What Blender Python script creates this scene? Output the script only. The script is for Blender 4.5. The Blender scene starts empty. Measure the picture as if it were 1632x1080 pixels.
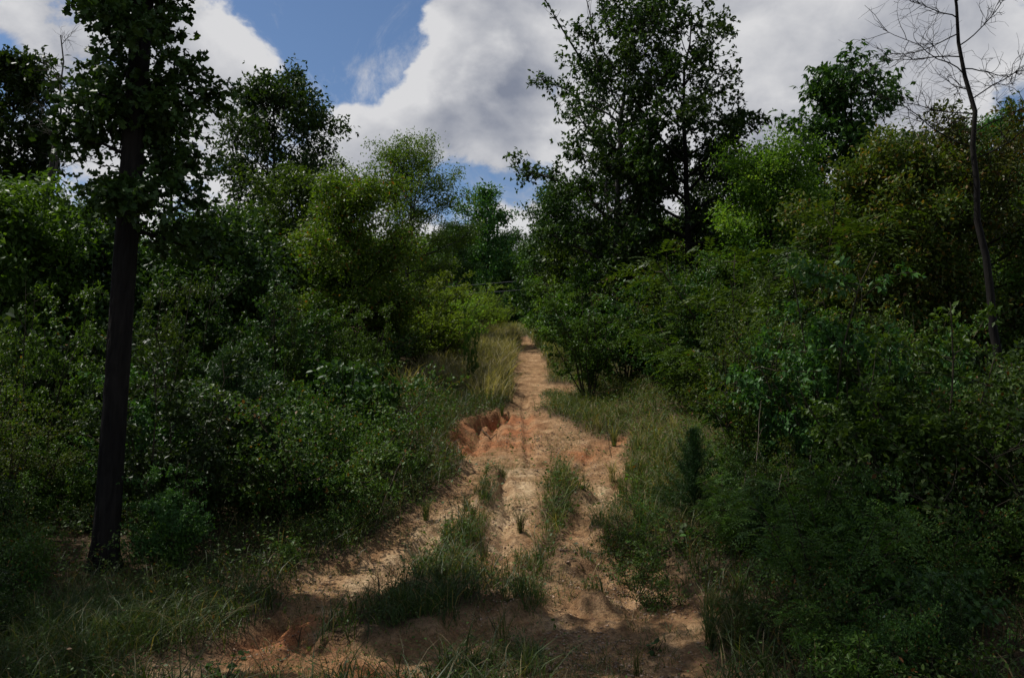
import bpy, math, random
import numpy as np

C = bpy.context.scene.collection
S = bpy.context.scene
R = math.radians

# ------------------------------------------------------------------ camera
PW, PH, F = 1632.0, 1080.0, 1210.0
PITCH = R(4.5)
CAM = np.array([0.0, 0.0, 1.7])
cam = bpy.data.objects.new('camera', bpy.data.cameras.new('camera'))
C.objects.link(cam)
cam.data.sensor_width = 36.0
cam.data.lens = F / PW * 36.0
cam.data.clip_start = 0.05
cam.data.clip_end = 3000
cam.location = CAM
cam.rotation_euler = (math.pi / 2 + PITCH, 0, 0)
S.camera = cam
FW = np.array([0, math.cos(PITCH), math.sin(PITCH)])
UP = np.array([0, -math.sin(PITCH), math.cos(PITCH)])

def ray(px, py):
    return FW + (px - PW / 2) / F * np.array([1.0, 0, 0]) + (PH / 2 - py) / F * UP

# ------------------------------------------------------------------ exposure
S.view_settings.view_transform = 'Standard'
S.view_settings.look = 'None'
S.view_settings.exposure = -0.08
S.view_settings.gamma = 1.0
S.view_settings.use_curve_mapping = False
S.render.engine = 'CYCLES'
cy = S.cycles
cy.use_denoising = True
cy.max_bounces = 6
cy.diffuse_bounces = 3
cy.glossy_bounces = 2
cy.transmission_bounces = 3
cy.transparent_max_bounces = 4
cy.caustics_reflective = False
cy.caustics_refractive = False
cy.sample_clamp_indirect = 4.0

# ------------------------------------------------------------------ sun and sky
SUN_EL, SUN_AZ = 60.0, -72.0          # azimuth in degrees from +Y (ahead), negative to the left
sd = np.array([math.sin(R(SUN_AZ)) * math.cos(R(SUN_EL)), math.cos(R(SUN_AZ)) * math.cos(R(SUN_EL)), math.sin(R(SUN_EL))])
sun = bpy.data.objects.new('sun', bpy.data.lights.new('sun', 'SUN'))
C.objects.link(sun)
sun.data.energy = 5.0
sun.data.angle = R(0.5)
sun.data.color = (1.0, 0.96, 0.90)
from mathutils import Vector
sun.rotation_euler = Vector(sd).to_track_quat('Z', 'Y').to_euler()

W = bpy.data.worlds.new('World')
S.world = W
W.use_nodes = True
wn, wl = W.node_tree.nodes, W.node_tree.links
wn.clear()

def nd(nodes, typ, **kw):
    n = nodes.new(typ)
    for k, v in kw.items():
        setattr(n, k, v)
    return n

def build_world():
    out = nd(wn, 'ShaderNodeOutputWorld')
    sky = nd(wn, 'ShaderNodeTexSky', sky_type='NISHITA')
    sky.sun_disc = False
    sky.sun_elevation = R(SUN_EL)
    sky.sun_rotation = R(SUN_AZ)
    sky.air_density = 1.0
    sky.dust_density = 0.3
    sky.ozone_density = 5.0
    bsky = nd(wn, 'ShaderNodeBackground')
    bsky.inputs[1].default_value = 0.098
    wl.new(sky.outputs[0], bsky.inputs[0])
    tc = nd(wn, 'ShaderNodeTexCoord')
    vn = nd(wn, 'ShaderNodeVectorMath', operation='NORMALIZE')
    wl.new(tc.outputs['Generated'], vn.inputs[0])
    D = vn.outputs[0]

    def math2(op, a, b=None, c=None):
        m = nd(wn, 'ShaderNodeMath', operation=op)
        for i, v in enumerate((a, b, c)):
            if v is None:
                continue
            if isinstance(v, (int, float)):
                m.inputs[i].default_value = v
            else:
                wl.new(v, m.inputs[i])
        return m.outputs[0]

    def noise(vec, scale, detail, rough, off=(0, 0, 0), squash=1.0, dist=0.0):
        mp = nd(wn, 'ShaderNodeMapping')
        mp.inputs['Location'].default_value = off
        mp.inputs['Scale'].default_value = (1, 1, squash)
        wl.new(vec, mp.inputs[0])
        n = nd(wn, 'ShaderNodeTexNoise')
        n.inputs['Scale'].default_value = scale
        n.inputs['Detail'].default_value = detail
        n.inputs['Roughness'].default_value = rough
        n.inputs['Distortion'].default_value = dist
        wl.new(mp.outputs[0], n.inputs['Vector'])
        return n.outputs[0]

    blobs = [(1040, 60, .26, .20), (1380, 110, .30, .24), (780, 60, .13, .18), (690, 165, .08, .14), (800, 210, .12, .08),
             (570, 215, .06, .16), (720, 270, .10, .06), (160, 180, .15, .22), (90, 150, .10, .16), (350, 90, .075, .22), (300, 230, .12, .2), (590, 300, .09, .22), (400, 120, .04, .08), (30, 40, .05, .14),
             (500, 100, .11, -.30), (560, 20, .09, -.26), (590, 145, .055, -.22), (868, 280, .04, -.34), (740, 312, .045, -.22), (660, 240, .03, -.1),
             (1610, 215, .07, -.36), (1600, 140, .03, -.16), (15, 130, .045, -.28), (90, 20, .03, -.10), (1230, -300, .30, .1), (425, 30, .05, -.1)]

    def density(vec):
        f = noise(vec, 5.0, 9.0, .56, (3.1, 1.7, 0.4), 1.35, .25)
        f2 = noise(vec, 17.0, 8.0, .6, (1.1, 5.7, 2.4), 1.2, .3)
        t = math2('MULTIPLY_ADD', f, 2.3, -.66)
        t = math2('ADD', t, math2('MULTIPLY_ADD', f2, .5, -.25))
        f = math2('MULTIPLY_ADD', f2, .35, f)
        for px, py, s, a in blobs:
            r = ray(px, py)
            r = r / np.linalg.norm(r)
            vd = nd(wn, 'ShaderNodeVectorMath', operation='DISTANCE')
            wl.new(D, vd.inputs[0])
            vd.inputs[1].default_value = tuple(r)
            q = math2('MULTIPLY', vd.outputs['Value'], 1.0 / s)
            q = math2('MULTIPLY', q, q)
            q = math2('MULTIPLY', q, -1.0)
            q = math2('EXPONENT', q)
            t = math2('MULTIPLY_ADD', q, a, t)
        return t, f

    dens, f0 = density(D)
    mask = nd(wn, 'ShaderNodeMapRange', interpolation_type='SMOOTHSTEP')
    mask.inputs['From Min'].default_value = .44
    mask.inputs['From Max'].default_value = .63
    wl.new(dens, mask.inputs['Value'])
    # puffy relief: the same noise a little way towards the sun
    off = nd(wn, 'ShaderNodeVectorMath', operation='ADD')
    wl.new(D, off.inputs[0])
    off.inputs[1].default_value = tuple(sd * 0.045)
    f1 = noise(off.outputs[0], 5.0, 6.0, .5, (3.1, 1.7, 0.4), 1.35, .25)
    f1 = math2('MULTIPLY_ADD', noise(off.outputs[0], 17.0, 5.0, .55, (1.1, 5.7, 2.4), 1.2, .3), .35, f1)
    rel = math2('SUBTRACT', f0, f1)
    thick = nd(wn, 'ShaderNodeMapRange', interpolation_type='SMOOTHSTEP')
    thick.inputs['From Min'].default_value = .66
    thick.inputs['From Max'].default_value = 1.15
    wl.new(dens, thick.inputs['Value'])
    lum = math2('MULTIPLY_ADD', rel, 1.7, .88)
    lum = math2('MULTIPLY_ADD', thick.outputs[0], -.30, lum)
    big = noise(D, 3.2, 4.0, .5, (8.3, 2.2, 5.1), 1.6)
    lum = math2('MULTIPLY_ADD', math2('SUBTRACT', big, .5), .40, lum)
    lum = math2('MINIMUM', math2('MAXIMUM', lum, .33), 1.05)
    cr = nd(wn, 'ShaderNodeMix', data_type='RGBA')
    cr.inputs['A'].default_value = (.27, .305, .40, 1)
    cr.inputs['B'].default_value = (.93, .93, .95, 1)
    mr = nd(wn, 'ShaderNodeMapRange')
    mr.inputs['From Min'].default_value = .3
    mr.inputs['From Max'].default_value = 1.0
    wl.new(lum, mr.inputs['Value'])
    wl.new(mr.outputs[0], cr.inputs['Factor'])
    bcl = nd(wn, 'ShaderNodeBackground')
    bcl.inputs[1].default_value = 0.78
    wl.new(cr.outputs['Result'], bcl.inputs[0])
    # thin wisps in the blue
    wv = noise(D, 8.0, 9.0, .66, (5.2, 0.7, 3.3), .7, 1.1)
    wm = nd(wn, 'ShaderNodeMapRange', interpolation_type='SMOOTHSTEP')
    wm.inputs['From Min'].default_value = .50
    wm.inputs['From Max'].default_value = .80
    wm.inputs['To Max'].default_value = .75
    wl.new(wv, wm.inputs['Value'])
    mask_all = math2('MAXIMUM', mask.outputs[0], wm.outputs[0])
    mx = nd(wn, 'ShaderNodeMixShader')
    wl.new(mask_all, mx.inputs[0])
    wl.new(bsky.outputs[0], mx.inputs[1])
    wl.new(bcl.outputs[0], mx.inputs[2])
    wl.new(mx.outputs[0], out.inputs[0])
build_world()

# ------------------------------------------------------------------ noise and ground height
def _hash(ix, iy, seed):
    h = (ix.astype(np.int64) * 374761393 + iy.astype(np.int64) * 668265263 + seed * 974634211) & 0xffffffff
    h = ((h ^ (h >> 13)) * 1274126177) & 0xffffffff
    h = h ^ (h >> 16)
    return (h & 0xffff) / 65535.0

def vnoise(x, y, seed=0):
    x = np.asarray(x, float); y = np.asarray(y, float)
    ix = np.floor(x); iy = np.floor(y)
    fx = x - ix; fy = y - iy
    u = fx * fx * (3 - 2 * fx); v = fy * fy * (3 - 2 * fy)
    a = _hash(ix, iy, seed); b = _hash(ix + 1, iy, seed)
    c = _hash(ix, iy + 1, seed); d = _hash(ix + 1, iy + 1, seed)
    return (a * (1 - u) + b * u) * (1 - v) + (c * (1 - u) + d * u) * v

def fbm(x, y, seed=0, oct=4, g=.5):
    t = 0; a = 1; n = 0
    for o in range(oct):
        t = t + a * vnoise(x * 2 ** o + 17.3 * o, y * 2 ** o - 9.1 * o, seed + o); n += a; a *= g
    return t / n

def sstep(a, b, x):
    t = np.clip((np.asarray(x, float) - a) / (b - a), 0, 1)
    return t * t * (3 - 2 * t)

_ky = np.array([-60, 0, 5, 7.5, 9, 11, 13.5, 18, 24, 32, 42, 52, 60, 80, 140, 400.])
_kz = np.array([-.6, 0, 0, .04, .10, .38, .75, 1.48, 2.4, 3.7, 5.17, 6.5, 7.0, 7.3, 7.0, 5.])
_dy = np.linspace(-60, 400, 4601)
_dz = np.interp(_dy, _ky, _kz)
_k = np.exp(-np.linspace(-2.5, 2.5, 31) ** 2); _k /= _k.sum()
_dz = np.convolve(np.pad(_dz, 15, mode='edge'), _k, 'valid')

def trail_x(y):
    return np.interp(y, [0, 4.6, 9, 13.5, 18, 24, 32, 52, 90], [-.4, -.35, -.05, .35, .2, .6, .6, .8, 1.4])

def base_z(x, y):
    x = np.asarray(x, float); y = np.asarray(y, float)
    z = np.interp(y, _dy, _dz)
    dx = x - trail_x(y)
    z = z + .30 * sstep(1.1, 3.4, dx) * sstep(3, 10, y) + .26 * sstep(1.4, 3.8, -dx) * sstep(4, 11, y)
    z = z + (fbm(x * .22, y * .22, 5, 3) - .5) * .7 * sstep(1.5, 6, np.abs(dx))
    z = z + 1.2 * (fbm(x * .03 + 4, y * .03, 9, 2) - .5) * sstep(12, 40, np.abs(dx))
    return z

def at(px, py, zf=base_z):
    r = ray(px, py)
    t = np.linspace(2.5, 130, 5200)
    p = CAM[None] + t[:, None] * r[None]
    below = p[:, 2] < zf(p[:, 0], p[:, 1])
    i = int(np.argmax(below)) if below.any() else len(t) - 1
    return p[i]

def stroke(pts):
    """pixel polyline (px, py, half width in px) laid on the ground: world x, y, half width"""
    out = []
    for px, py, w in pts:
        p = at(px, py)
        out.append((p[0], p[1], w / F * p[1]))
    return np.array(out)

def stroke_mask(x, y, st, soft=.35):
    best = np.zeros_like(x)
    if len(st) == 1:
        d = np.hypot(x - st[0, 0], (y - st[0, 1]) * .6) / st[0, 2]
        return 1 - sstep(1 - soft, 1 + soft, d)
    for a, b in zip(st[:-1], st[1:]):
        ax, ay = a[0], a[1]; bx, by = b[0] - ax, b[1] - ay
        L2 = bx * bx + by * by + 1e-9
        t = np.clip(((x - ax) * bx + (y - ay) * by) / L2, 0, 1)
        d = np.hypot(x - ax - t * bx, y - ay - t * by) / (a[2] + t * (b[2] - a[2]))
        best = np.maximum(best, 1 - sstep(1 - soft, 1 + soft, d))
    return best

DIRT = [stroke(s) for s in (
    [(380, 1075, 60), (450, 1005, 60), (530, 955, 62), (600, 905, 60), (665, 845, 52), (725, 805, 48), (765, 760, 36), (785, 715, 46), (815, 675, 40), (832, 640, 26), (840, 600, 30), (846, 575, 25), (840, 553, 14), (835, 536, 9)],
    [(800, 905, 45), (808, 850, 50), (818, 790, 48), (828, 730, 60), (835, 670, 36)],
    [(930, 880, 60), (955, 820, 45), (960, 770, 40), (940, 720, 60), (890, 685, 40), (850, 655, 24)],
    [(890, 615, 34), (868, 640, 30)],
    [(250, 1060, 60), (420, 1070, 110), (600, 1050, 110), (760, 1010, 100), (880, 960, 110), (980, 930, 100)],
    [(960, 890, 90), (1010, 950, 95), (1010, 1010, 120), (960, 1075, 170)],
    [(560, 905, 70), (500, 930, 50)],
    [(745, 705, 30), (765, 678, 34), (800, 655, 16)], [(940, 715, 45), (985, 700, 30)])]
RED = [stroke(s) for s in (
    [(740, 700, 34), (760, 672, 30), (800, 655, 20)],
    [(800, 700, 50), (820, 660, 36)],
    [(910, 720, 40), (975, 700, 28)],
    [(420, 1015, 55), (480, 1030, 75), (560, 1055, 70), (640, 1060, 40)], [(440, 1000, 30), (520, 960, 26), (600, 925, 18)])]
SAND = [stroke(s) for s in (
    [(540, 955, 30), (610, 915, 40), (640, 890, 34), (700, 825, 36), (740, 800, 24)],
    [(800, 860, 30), (820, 780, 34), (830, 740, 30)],
    [(960, 800, 30), (970, 770, 25)], [(870, 970, 22), (930, 1000, 20)], [(640, 905, 40), (600, 930, 30)],
    [(250, 1055, 50)])]
GULLY = stroke([(742, 716, 26), (756, 690, 30), (776, 668, 22), (806, 655, 10)])
RUT = stroke([(846, 735, 7), (842, 690, 8), (838, 655, 6), (836, 625, 5)])
TRACK = stroke([(812, 740, 9), (818, 700, 8), (824, 660, 6), (830, 625, 5)])
RILLS = [stroke(s) for s in ([(400, 1010, 9), (470, 965, 9), (560, 935, 10), (625, 915, 10)], [(500, 1045, 14), (455, 1020, 12), (410, 1035, 12)], [(545, 1060, 10), (500, 1020, 12), (470, 1000, 10)], [(945, 700, 6), (925, 745, 8), (900, 790, 8), (880, 850, 9), (850, 900, 10), (800, 960, 12)], [(800, 745, 7), (812, 800, 8), (800, 860, 9), (790, 910, 10)], [(700, 830, 8), (650, 870, 9), (600, 925, 10)], [(985, 760, 6), (960, 810, 8), (985, 880, 9), (1010, 960, 10)])]
RIDGE = [stroke(s) for s in (
    [(600, 1005, 50), (650, 990, 70), (700, 945, 58), (718, 905, 42)], [(738, 862, 32), (748, 832, 26)], [(768, 800, 18), (788, 745, 13)],
    [(905, 890, 36)], [(893, 812, 22)], [(888, 772, 14)], [(930, 785, 14)],
    [(790, 1062, 80)], [(822, 955, 42)], [(950, 950, 26)], [(840, 900, 26)],
    [(968, 840, 30), (985, 800, 24)], [(880, 630, 20), (920, 645, 30)], [(790, 640, 24), (800, 600, 18), (812, 560, 12)])]

def dirt_of(x, y):
    w = .16 * (fbm(x * 2.1, y * 2.1, 31, 4) - .5) * np.clip(y / 7, .7, 2.5)
    w2 = .16 * (fbm(x * 2.1 + 40, y * 2.1, 37, 4) - .5) * np.clip(y / 7, .7, 2.5)
    m = np.zeros_like(x)
    for s in DIRT:
        m = np.maximum(m, stroke_mask(x + w * 1.6, y + w2 * 2.4, s, .4))
    return m

def ridge_of(x, y):
    w = .2 * (fbm(x * 2.6, y * 2.6, 77, 3) - .5)
    m = np.zeros_like(x)
    for s in RIDGE:
        m = np.maximum(m, stroke_mask(x + w, y + 2 * w, s, .45))
    return m

def many(x, y, sts, soft=.5):
    m = np.zeros_like(x)
    for s in sts:
        m = np.maximum(m, stroke_mask(x, y, s, soft))
    return m

def ground_z(x, y, fine=True):
    x = np.asarray(x, float); y = np.asarray(y, float)
    z = base_z(x, y)
    d = dirt_of(x, y)
    r = ridge_of(x, y)
    z = z - .09 * d * (1 - .8 * r) + .05 * r
    w = .12 * (fbm(x * 3.3, y * 2.3, 51, 3) - .5)
    wg = .5 * (fbm(x * 2.6, y * 1.6, 151, 4, .6) - .5)
    gm = stroke_mask(x + wg * .8, y + wg * 2.2, GULLY, .45)
    z = z - gm * (.22 + .30 * (fbm(x * 5, y * 4, 153, 4, .6) - .5)) - .05 * gm * np.sin(x * 19 + 6 * fbm(x * 3, y * 3, 154, 2))
    z = z - .09 * stroke_mask(x + w * .5, y, RUT, .5) - .035 * stroke_mask(x, y, TRACK, .6)
    for s in RILLS:
        z = z - .07 * stroke_mask(x + w, y + w, s, .6)
    if fine:
        z = z + (fbm(x * 3.1, y * 3.1, 61, 4, .55) - .5) * .085 * (1 - .3 * d) + d * ((fbm(x * 9, y * 9, 71, 3, .7) - .5) * .085 + (fbm(x * 2.2 + 9, y * 5.0, 73, 3) - .5) * .06)
    return z

def gz(x, y):
    return float(ground_z(np.array([x]), np.array([y]))[0])

def gat(px, py):
    p = at(px, py)
    return np.array([p[0], p[1], gz(p[0], p[1])])

# ------------------------------------------------------------------ mesh helpers
def mesh_of(name, v, t, mat, smooth=False):
    v = np.ascontiguousarray(v, np.float32); t = np.ascontiguousarray(t, np.int32)
    me = bpy.data.meshes.new(name)
    k = t.shape[1]
    me.vertices.add(len(v)); me.vertices.foreach_set('co', v.ravel())
    me.loops.add(t.size); me.loops.foreach_set('vertex_index', t.ravel())
    me.polygons.add(len(t))
    me.polygons.foreach_set('loop_start', np.arange(0, t.size, k, dtype=np.int32))
    if smooth:
        me.polygons.foreach_set('use_smooth', np.ones(len(t), bool))
    me.update(calc_edges=True)
    me.materials.append(mat)
    return me

def ob(name, me, parent=None, loc=None):
    o = bpy.data.objects.new(name, me)
    C.objects.link(o)
    if parent is not None:
        o.parent = parent
    if loc is not None:
        o.location = loc
    return o

def empty(name, loc, label, cat, group=None, rz=0.0, sc=1.0):
    o = bpy.data.objects.new(name, None)
    C.objects.link(o)
    o.location = loc
    o.rotation_euler = (0, 0, rz)
    o.scale = (sc, sc, sc) if not isinstance(sc, tuple) else sc
    o.empty_display_size = .2
    tag(o, label, cat, group)
    return o

def tag(o, label, cat, group=None):
    o['label'] = label; o['category'] = cat
    if group:
        o['group'] = group

def dup(root, loc, rz, sc, label=None, group=None, tilt=(0, 0)):
    c = root.copy(); C.objects.link(c)
    c.location = loc; c.rotation_euler = (tilt[0], tilt[1], rz)
    c.scale = (sc, sc, sc) if not isinstance(sc, tuple) else sc
    if label:
        c['label'] = label
    if group:
        c['group'] = group
    for ch in list(root.children):
        d = ch.copy(); C.objects.link(d); d.parent = c
        for g in list(ch.children):
            e = g.copy(); C.objects.link(e); e.parent = d
    return c

def ridged_tube(pts, rad, sides, rings, seed, amp=.07):
    t = np.linspace(0, len(pts) - 1, rings); idx = np.arange(len(pts))
    P = np.stack([np.interp(t, idx, pts[:, j]) for j in range(3)], -1); r = np.interp(t, idx, rad)
    th = np.arange(sides) * 2 * math.pi / sides
    A, Z = np.meshgrid(th, P[:, 2])
    n = fbm(A * 5.5, Z * 2.2 + 1.5 * fbm(A * 2, Z * 1.1, seed + 9, 2), seed, 4, .6) - .5
    n2 = np.abs(fbm(A * 9 + 3, Z * 3.0, seed + 3, 3) - .5)
    rr = r[:, None] * (1 + amp * 2 * n - amp * 1.6 * (n2 < .05)) 
    flare = 1 + .35 * np.exp(-np.clip(P[:, 2:3], 0, 9) * 7) * (.6 + .8 * (np.cos(A * 5 + 1) > 0))
    rr = rr * flare
    v = np.stack([P[:, 0:1] + rr * np.cos(A), P[:, 1:2] + rr * np.sin(A), np.repeat(P[:, 2:3], sides, 1)], -1).reshape(-1, 3)
    i = np.arange(rings - 1)[:, None] * sides; j = np.arange(sides)[None]; k = (j + 1) % sides
    return v, np.stack([i + j, i + k, i + sides + k, i + sides + j], -1).reshape(-1, 4)

class Tubes:
    def __init__(self):
        self.v = []; self.f = []; self.n = 0
    def add(self, pts, rad, sides=5, cap=False):
        pts = np.asarray(pts, float); rad = np.broadcast_to(np.asarray(rad, float), (len(pts),))
        d = np.gradient(pts, axis=0)
        d /= np.linalg.norm(d, axis=1, keepdims=True) + 1e-9
        ref = np.array([1.0, .13, .07]) if abs(d[0, 2]) > .7 else np.array([.05, .1, 1.0])
        a = np.cross(d, ref); a /= np.linalg.norm(a, axis=1, keepdims=True) + 1e-9
        b = np.cross(d, a)
        th = np.arange(sides) * 2 * math.pi / sides
        ring = pts[:, None] + rad[:, None, None] * (np.cos(th)[None, :, None] * a[:, None] + np.sin(th)[None, :, None] * b[:, None])
        m = len(pts)
        i = np.arange(m - 1)[:, None] * sides; j = np.arange(sides)[None]; k = (j + 1) % sides
        q = np.stack([i + j, i + k, i + sides + k, i + sides + j], -1).reshape(-1, 4)
        self.v.append(ring.reshape(-1, 3)); self.f.append(q + self.n); self.n += m * sides
        return self
    def mesh(self, name, mat):
        return mesh_of(name, np.concatenate(self.v), np.concatenate(self.f), mat, True)

LEAF = {
    'diamond': (np.array([[0, 0, 0], [.42, -.5, .13], [1, 0, -.05], [.42, .5, .13]]), np.array([[0, 1, 2], [0, 2, 3]])),
    'oval': (np.array([[0, 0, 0], [.28, -.40, .12], [.62, -.44, .12], [1, 0, -.10], [.62, .44, .12], [.28, .40, .12]]),
             np.array([[0, 1, 2], [0, 2, 3], [0, 3, 4], [0, 4, 5]])),
}
def _oak():
    v = [(0, 0, 0), (1, 0, -.06)]; t = []
    for sgn in (-1, 1):
        o = len(v)
        v += [(.30, .46 * sgn, .10), (.46, .13 * sgn, .02), (.72, .42 * sgn, .08)]
        T = [(0, o, o + 1), (0, o + 1, 1), (o + 1, o + 2, 1)]
        t += T if sgn < 0 else [(a, c, b) for a, b, c in T]
    return np.array(v, float), np.array(t)
LEAF['oak'] = _oak()

def norm(a):
    return a / (np.linalg.norm(a, axis=-1, keepdims=True) + 1e-9)

def leaf_arrays(pos, axis, nrm, length, width, shape):
    tv, tt = LEAF[shape]
    axis = norm(axis)
    side = norm(np.cross(nrm, axis))
    nn = np.cross(axis, side)
    L = np.asarray(length)[:, None, None]; Wd = np.asarray(width)[:, None, None]
    v = pos[:, None] + axis[:, None] * tv[None, :, 0:1] * L + side[:, None] * tv[None, :, 1:2] * Wd + nn[:, None] * tv[None, :, 2:3] * Wd
    n = len(pos); k = len(tv)
    t = (tt[None] + (np.arange(n) * k)[:, None, None]).reshape(-1, 3)
    return v.reshape(-1, 3), t

def scatter_leaves(rng, anc, adir, n, sig, size, shape, wr=.5, droop=.35, flat=.55, cluster=1):
    """n leaves on random anchors; cluster = leaves per tip, fanned like a spray"""
    m = max(1, n // cluster)
    idx = rng.integers(0, len(anc), m)
    p = anc[idx] + rng.normal(0, 1, (m, 3)) * sig * np.array([1, 1, .75])
    d0 = norm(adir[idx] * .6 + rng.normal(0, .6, (m, 3)))
    p = np.repeat(p, cluster, 0); d0 = np.repeat(d0, cluster, 0)
    k = len(p)
    ax = d0 * .8 + rng.normal(0, .75, (k, 3)); ax[:, 2] -= droop
    nr = rng.normal(0, flat, (k, 3)); nr[:, 2] += 1.0
    ln = size * rng.uniform(.6, 1.25, k)
    return leaf_arrays(p, ax, nr, ln, ln * wr * rng.uniform(.8, 1.2, k), shape)

def pinnate(rng, anc, adir, n, sig, frond, leaf, pairs=7):
    idx = rng.integers(0, len(anc), n)
    p = anc[idx] + rng.normal(0, sig, (n, 3))
    d = adir[idx] * .5 + rng.normal(0, .6, (n, 3)); d[:, 2] = d[:, 2] * .5 - .1
    d = norm(d)
    up = np.tile([0, 0, 1.0], (n, 1)) + rng.normal(0, .25, (n, 3))
    sidev = norm(np.cross(up, d)); nn = np.cross(d, sidev)
    P = []; A = []; N = []
    fl = frond * rng.uniform(.7, 1.2, n)[:, None]
    for k in range(pairs):
        s = (k + .8) / pairs
        q = p + d * s * fl - nn * 0 - np.array([0, 0, 1.0]) * (s * s * .35 * fl)
        for sg in (-1, 1):
            P.append(q); A.append(sidev * sg + d * .45 - np.array([0, 0, .15])); N.append(nn + rng.normal(0, .2, (n, 3)))
    P = np.concatenate(P); A = np.concatenate(A); N = np.concatenate(N)
    ln = leaf * rng.uniform(.75, 1.15, len(P))
    return leaf_arrays(P, A, N, ln, ln * .36, 'diamond')

# ------------------------------------------------------------------ materials
def new_mat(name):
    m = bpy.data.materials.new(name); m.use_nodes = True
    m.node_tree.nodes.clear()
    return m, m.node_tree.nodes, m.node_tree.links

def leaf_mat(name, a, b, c=None, transl=.25, rough=.38, spec=.17, odd=.0, oddc=(.16, .07, .02)):
    m, n, l = new_mat(name)
    out = nd(n, 'ShaderNodeOutputMaterial')
    geo = nd(n, 'ShaderNodeNewGeometry'); oi = nd(n, 'ShaderNodeObjectInfo')
    r1 = nd(n, 'ShaderNodeValToRGB')
    e = r1.color_ramp.elements
    e[0].color = (*a, 1); e[1].color = (*b, 1)
    if c is not None:
        e[1].position = .8
        q = r1.color_ramp.elements.new(1.0); q.color = (*c, 1)
    tcd = nd(n, 'ShaderNodeTexCoord')
    nz = nd(n, 'ShaderNodeTexNoise'); nz.inputs['Scale'].default_value = 1.3; nz.inputs['Detail'].default_value = 3
    l.new(tcd.outputs['Object'], nz.inputs['Vector'])
    ad = nd(n, 'ShaderNodeMath', operation='MULTIPLY_ADD'); ad.inputs[1].default_value = 1.5; ad.inputs[2].default_value = -.75
    l.new(nz.outputs[0], ad.inputs[0])
    ad2 = nd(n, 'ShaderNodeMath', operation='ADD', use_clamp=True)
    l.new(ad.outputs[0], ad2.inputs[0]); l.new(geo.outputs['Random Per Island'], ad2.inputs[1])
    l.new(ad2.outputs[0], r1.inputs[0])
    col = r1.outputs[0]
    if odd > 0:
        gt = nd(n, 'ShaderNodeMath', operation='FRACT')
        ml = nd(n, 'ShaderNodeMath', operation='MULTIPLY'); ml.inputs[1].default_value = 37.7
        l.new(geo.outputs['Random Per Island'], ml.inputs[0]); l.new(ml.outputs[0], gt.inputs[0])
        lt = nd(n, 'ShaderNodeMath', operation='LESS_THAN'); lt.inputs[1].default_value = odd
        l.new(gt.outputs[0], lt.inputs[0])
        mo = nd(n, 'ShaderNodeMix', data_type='RGBA')
        mo.inputs['B'].default_value = (*oddc, 1)
        l.new(lt.outputs[0], mo.inputs['Factor']); l.new(col, mo.inputs['A'])
        col = mo.outputs['Result']
    hs = nd(n, 'ShaderNodeHueSaturation')
    hm = nd(n, 'ShaderNodeMath', operation='MULTIPLY_ADD'); hm.inputs[1].default_value = .032; hm.inputs[2].default_value = .492
    vm = nd(n, 'ShaderNodeMath', operation='MULTIPLY_ADD'); vm.inputs[1].default_value = .75; vm.inputs[2].default_value = .62
    l.new(oi.outputs['Random'], hm.inputs[0]); l.new(oi.outputs['Random'], vm.inputs[0])
    l.new(hm.outputs[0], hs.inputs['Hue']); l.new(vm.outputs[0], hs.inputs['Value']); l.new(col, hs.inputs['Color'])
    p = nd(n, 'ShaderNodeBsdfPrincipled')
    p.inputs['Roughness'].default_value = rough
    p.inputs['Specular IOR Level'].default_value = spec
    l.new(hs.outputs[0], p.inputs['Base Color'])
    tr = nd(n, 'ShaderNodeBsdfTranslucent')
    tm = nd(n, 'ShaderNodeMix', data_type='RGBA', blend_type='MULTIPLY'); tm.inputs['Factor'].default_value = 1
    tm.inputs['B'].default_value = (1.5, 1.6, .5, 1)
    l.new(hs.outputs[0], tm.inputs['A']); l.new(tm.outputs['Result'], tr.inputs['Color'])
    mx = nd(n, 'ShaderNodeMixShader'); mx.inputs[0].default_value = transl
    l.new(p.outputs[0], mx.inputs[1]); l.new(tr.outputs[0], mx.inputs[2]); l.new(mx.outputs[0], out.inputs[0])
    return m

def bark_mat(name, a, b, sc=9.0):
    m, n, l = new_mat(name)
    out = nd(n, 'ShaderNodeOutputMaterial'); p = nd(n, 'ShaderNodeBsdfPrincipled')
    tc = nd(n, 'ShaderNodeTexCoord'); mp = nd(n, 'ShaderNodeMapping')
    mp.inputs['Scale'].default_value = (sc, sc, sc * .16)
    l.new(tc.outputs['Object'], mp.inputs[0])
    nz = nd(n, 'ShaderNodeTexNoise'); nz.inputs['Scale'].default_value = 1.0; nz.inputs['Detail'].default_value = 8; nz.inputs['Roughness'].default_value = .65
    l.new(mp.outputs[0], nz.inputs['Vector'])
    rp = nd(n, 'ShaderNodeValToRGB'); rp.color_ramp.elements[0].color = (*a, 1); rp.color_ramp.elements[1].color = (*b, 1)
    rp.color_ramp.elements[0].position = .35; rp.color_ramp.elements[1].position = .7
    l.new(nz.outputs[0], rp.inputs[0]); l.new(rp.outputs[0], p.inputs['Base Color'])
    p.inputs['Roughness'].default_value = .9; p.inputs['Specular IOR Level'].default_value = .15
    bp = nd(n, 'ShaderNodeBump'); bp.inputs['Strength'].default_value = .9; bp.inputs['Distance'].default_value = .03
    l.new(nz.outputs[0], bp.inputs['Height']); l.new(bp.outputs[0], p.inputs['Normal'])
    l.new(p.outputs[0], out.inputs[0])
    return m

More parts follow.
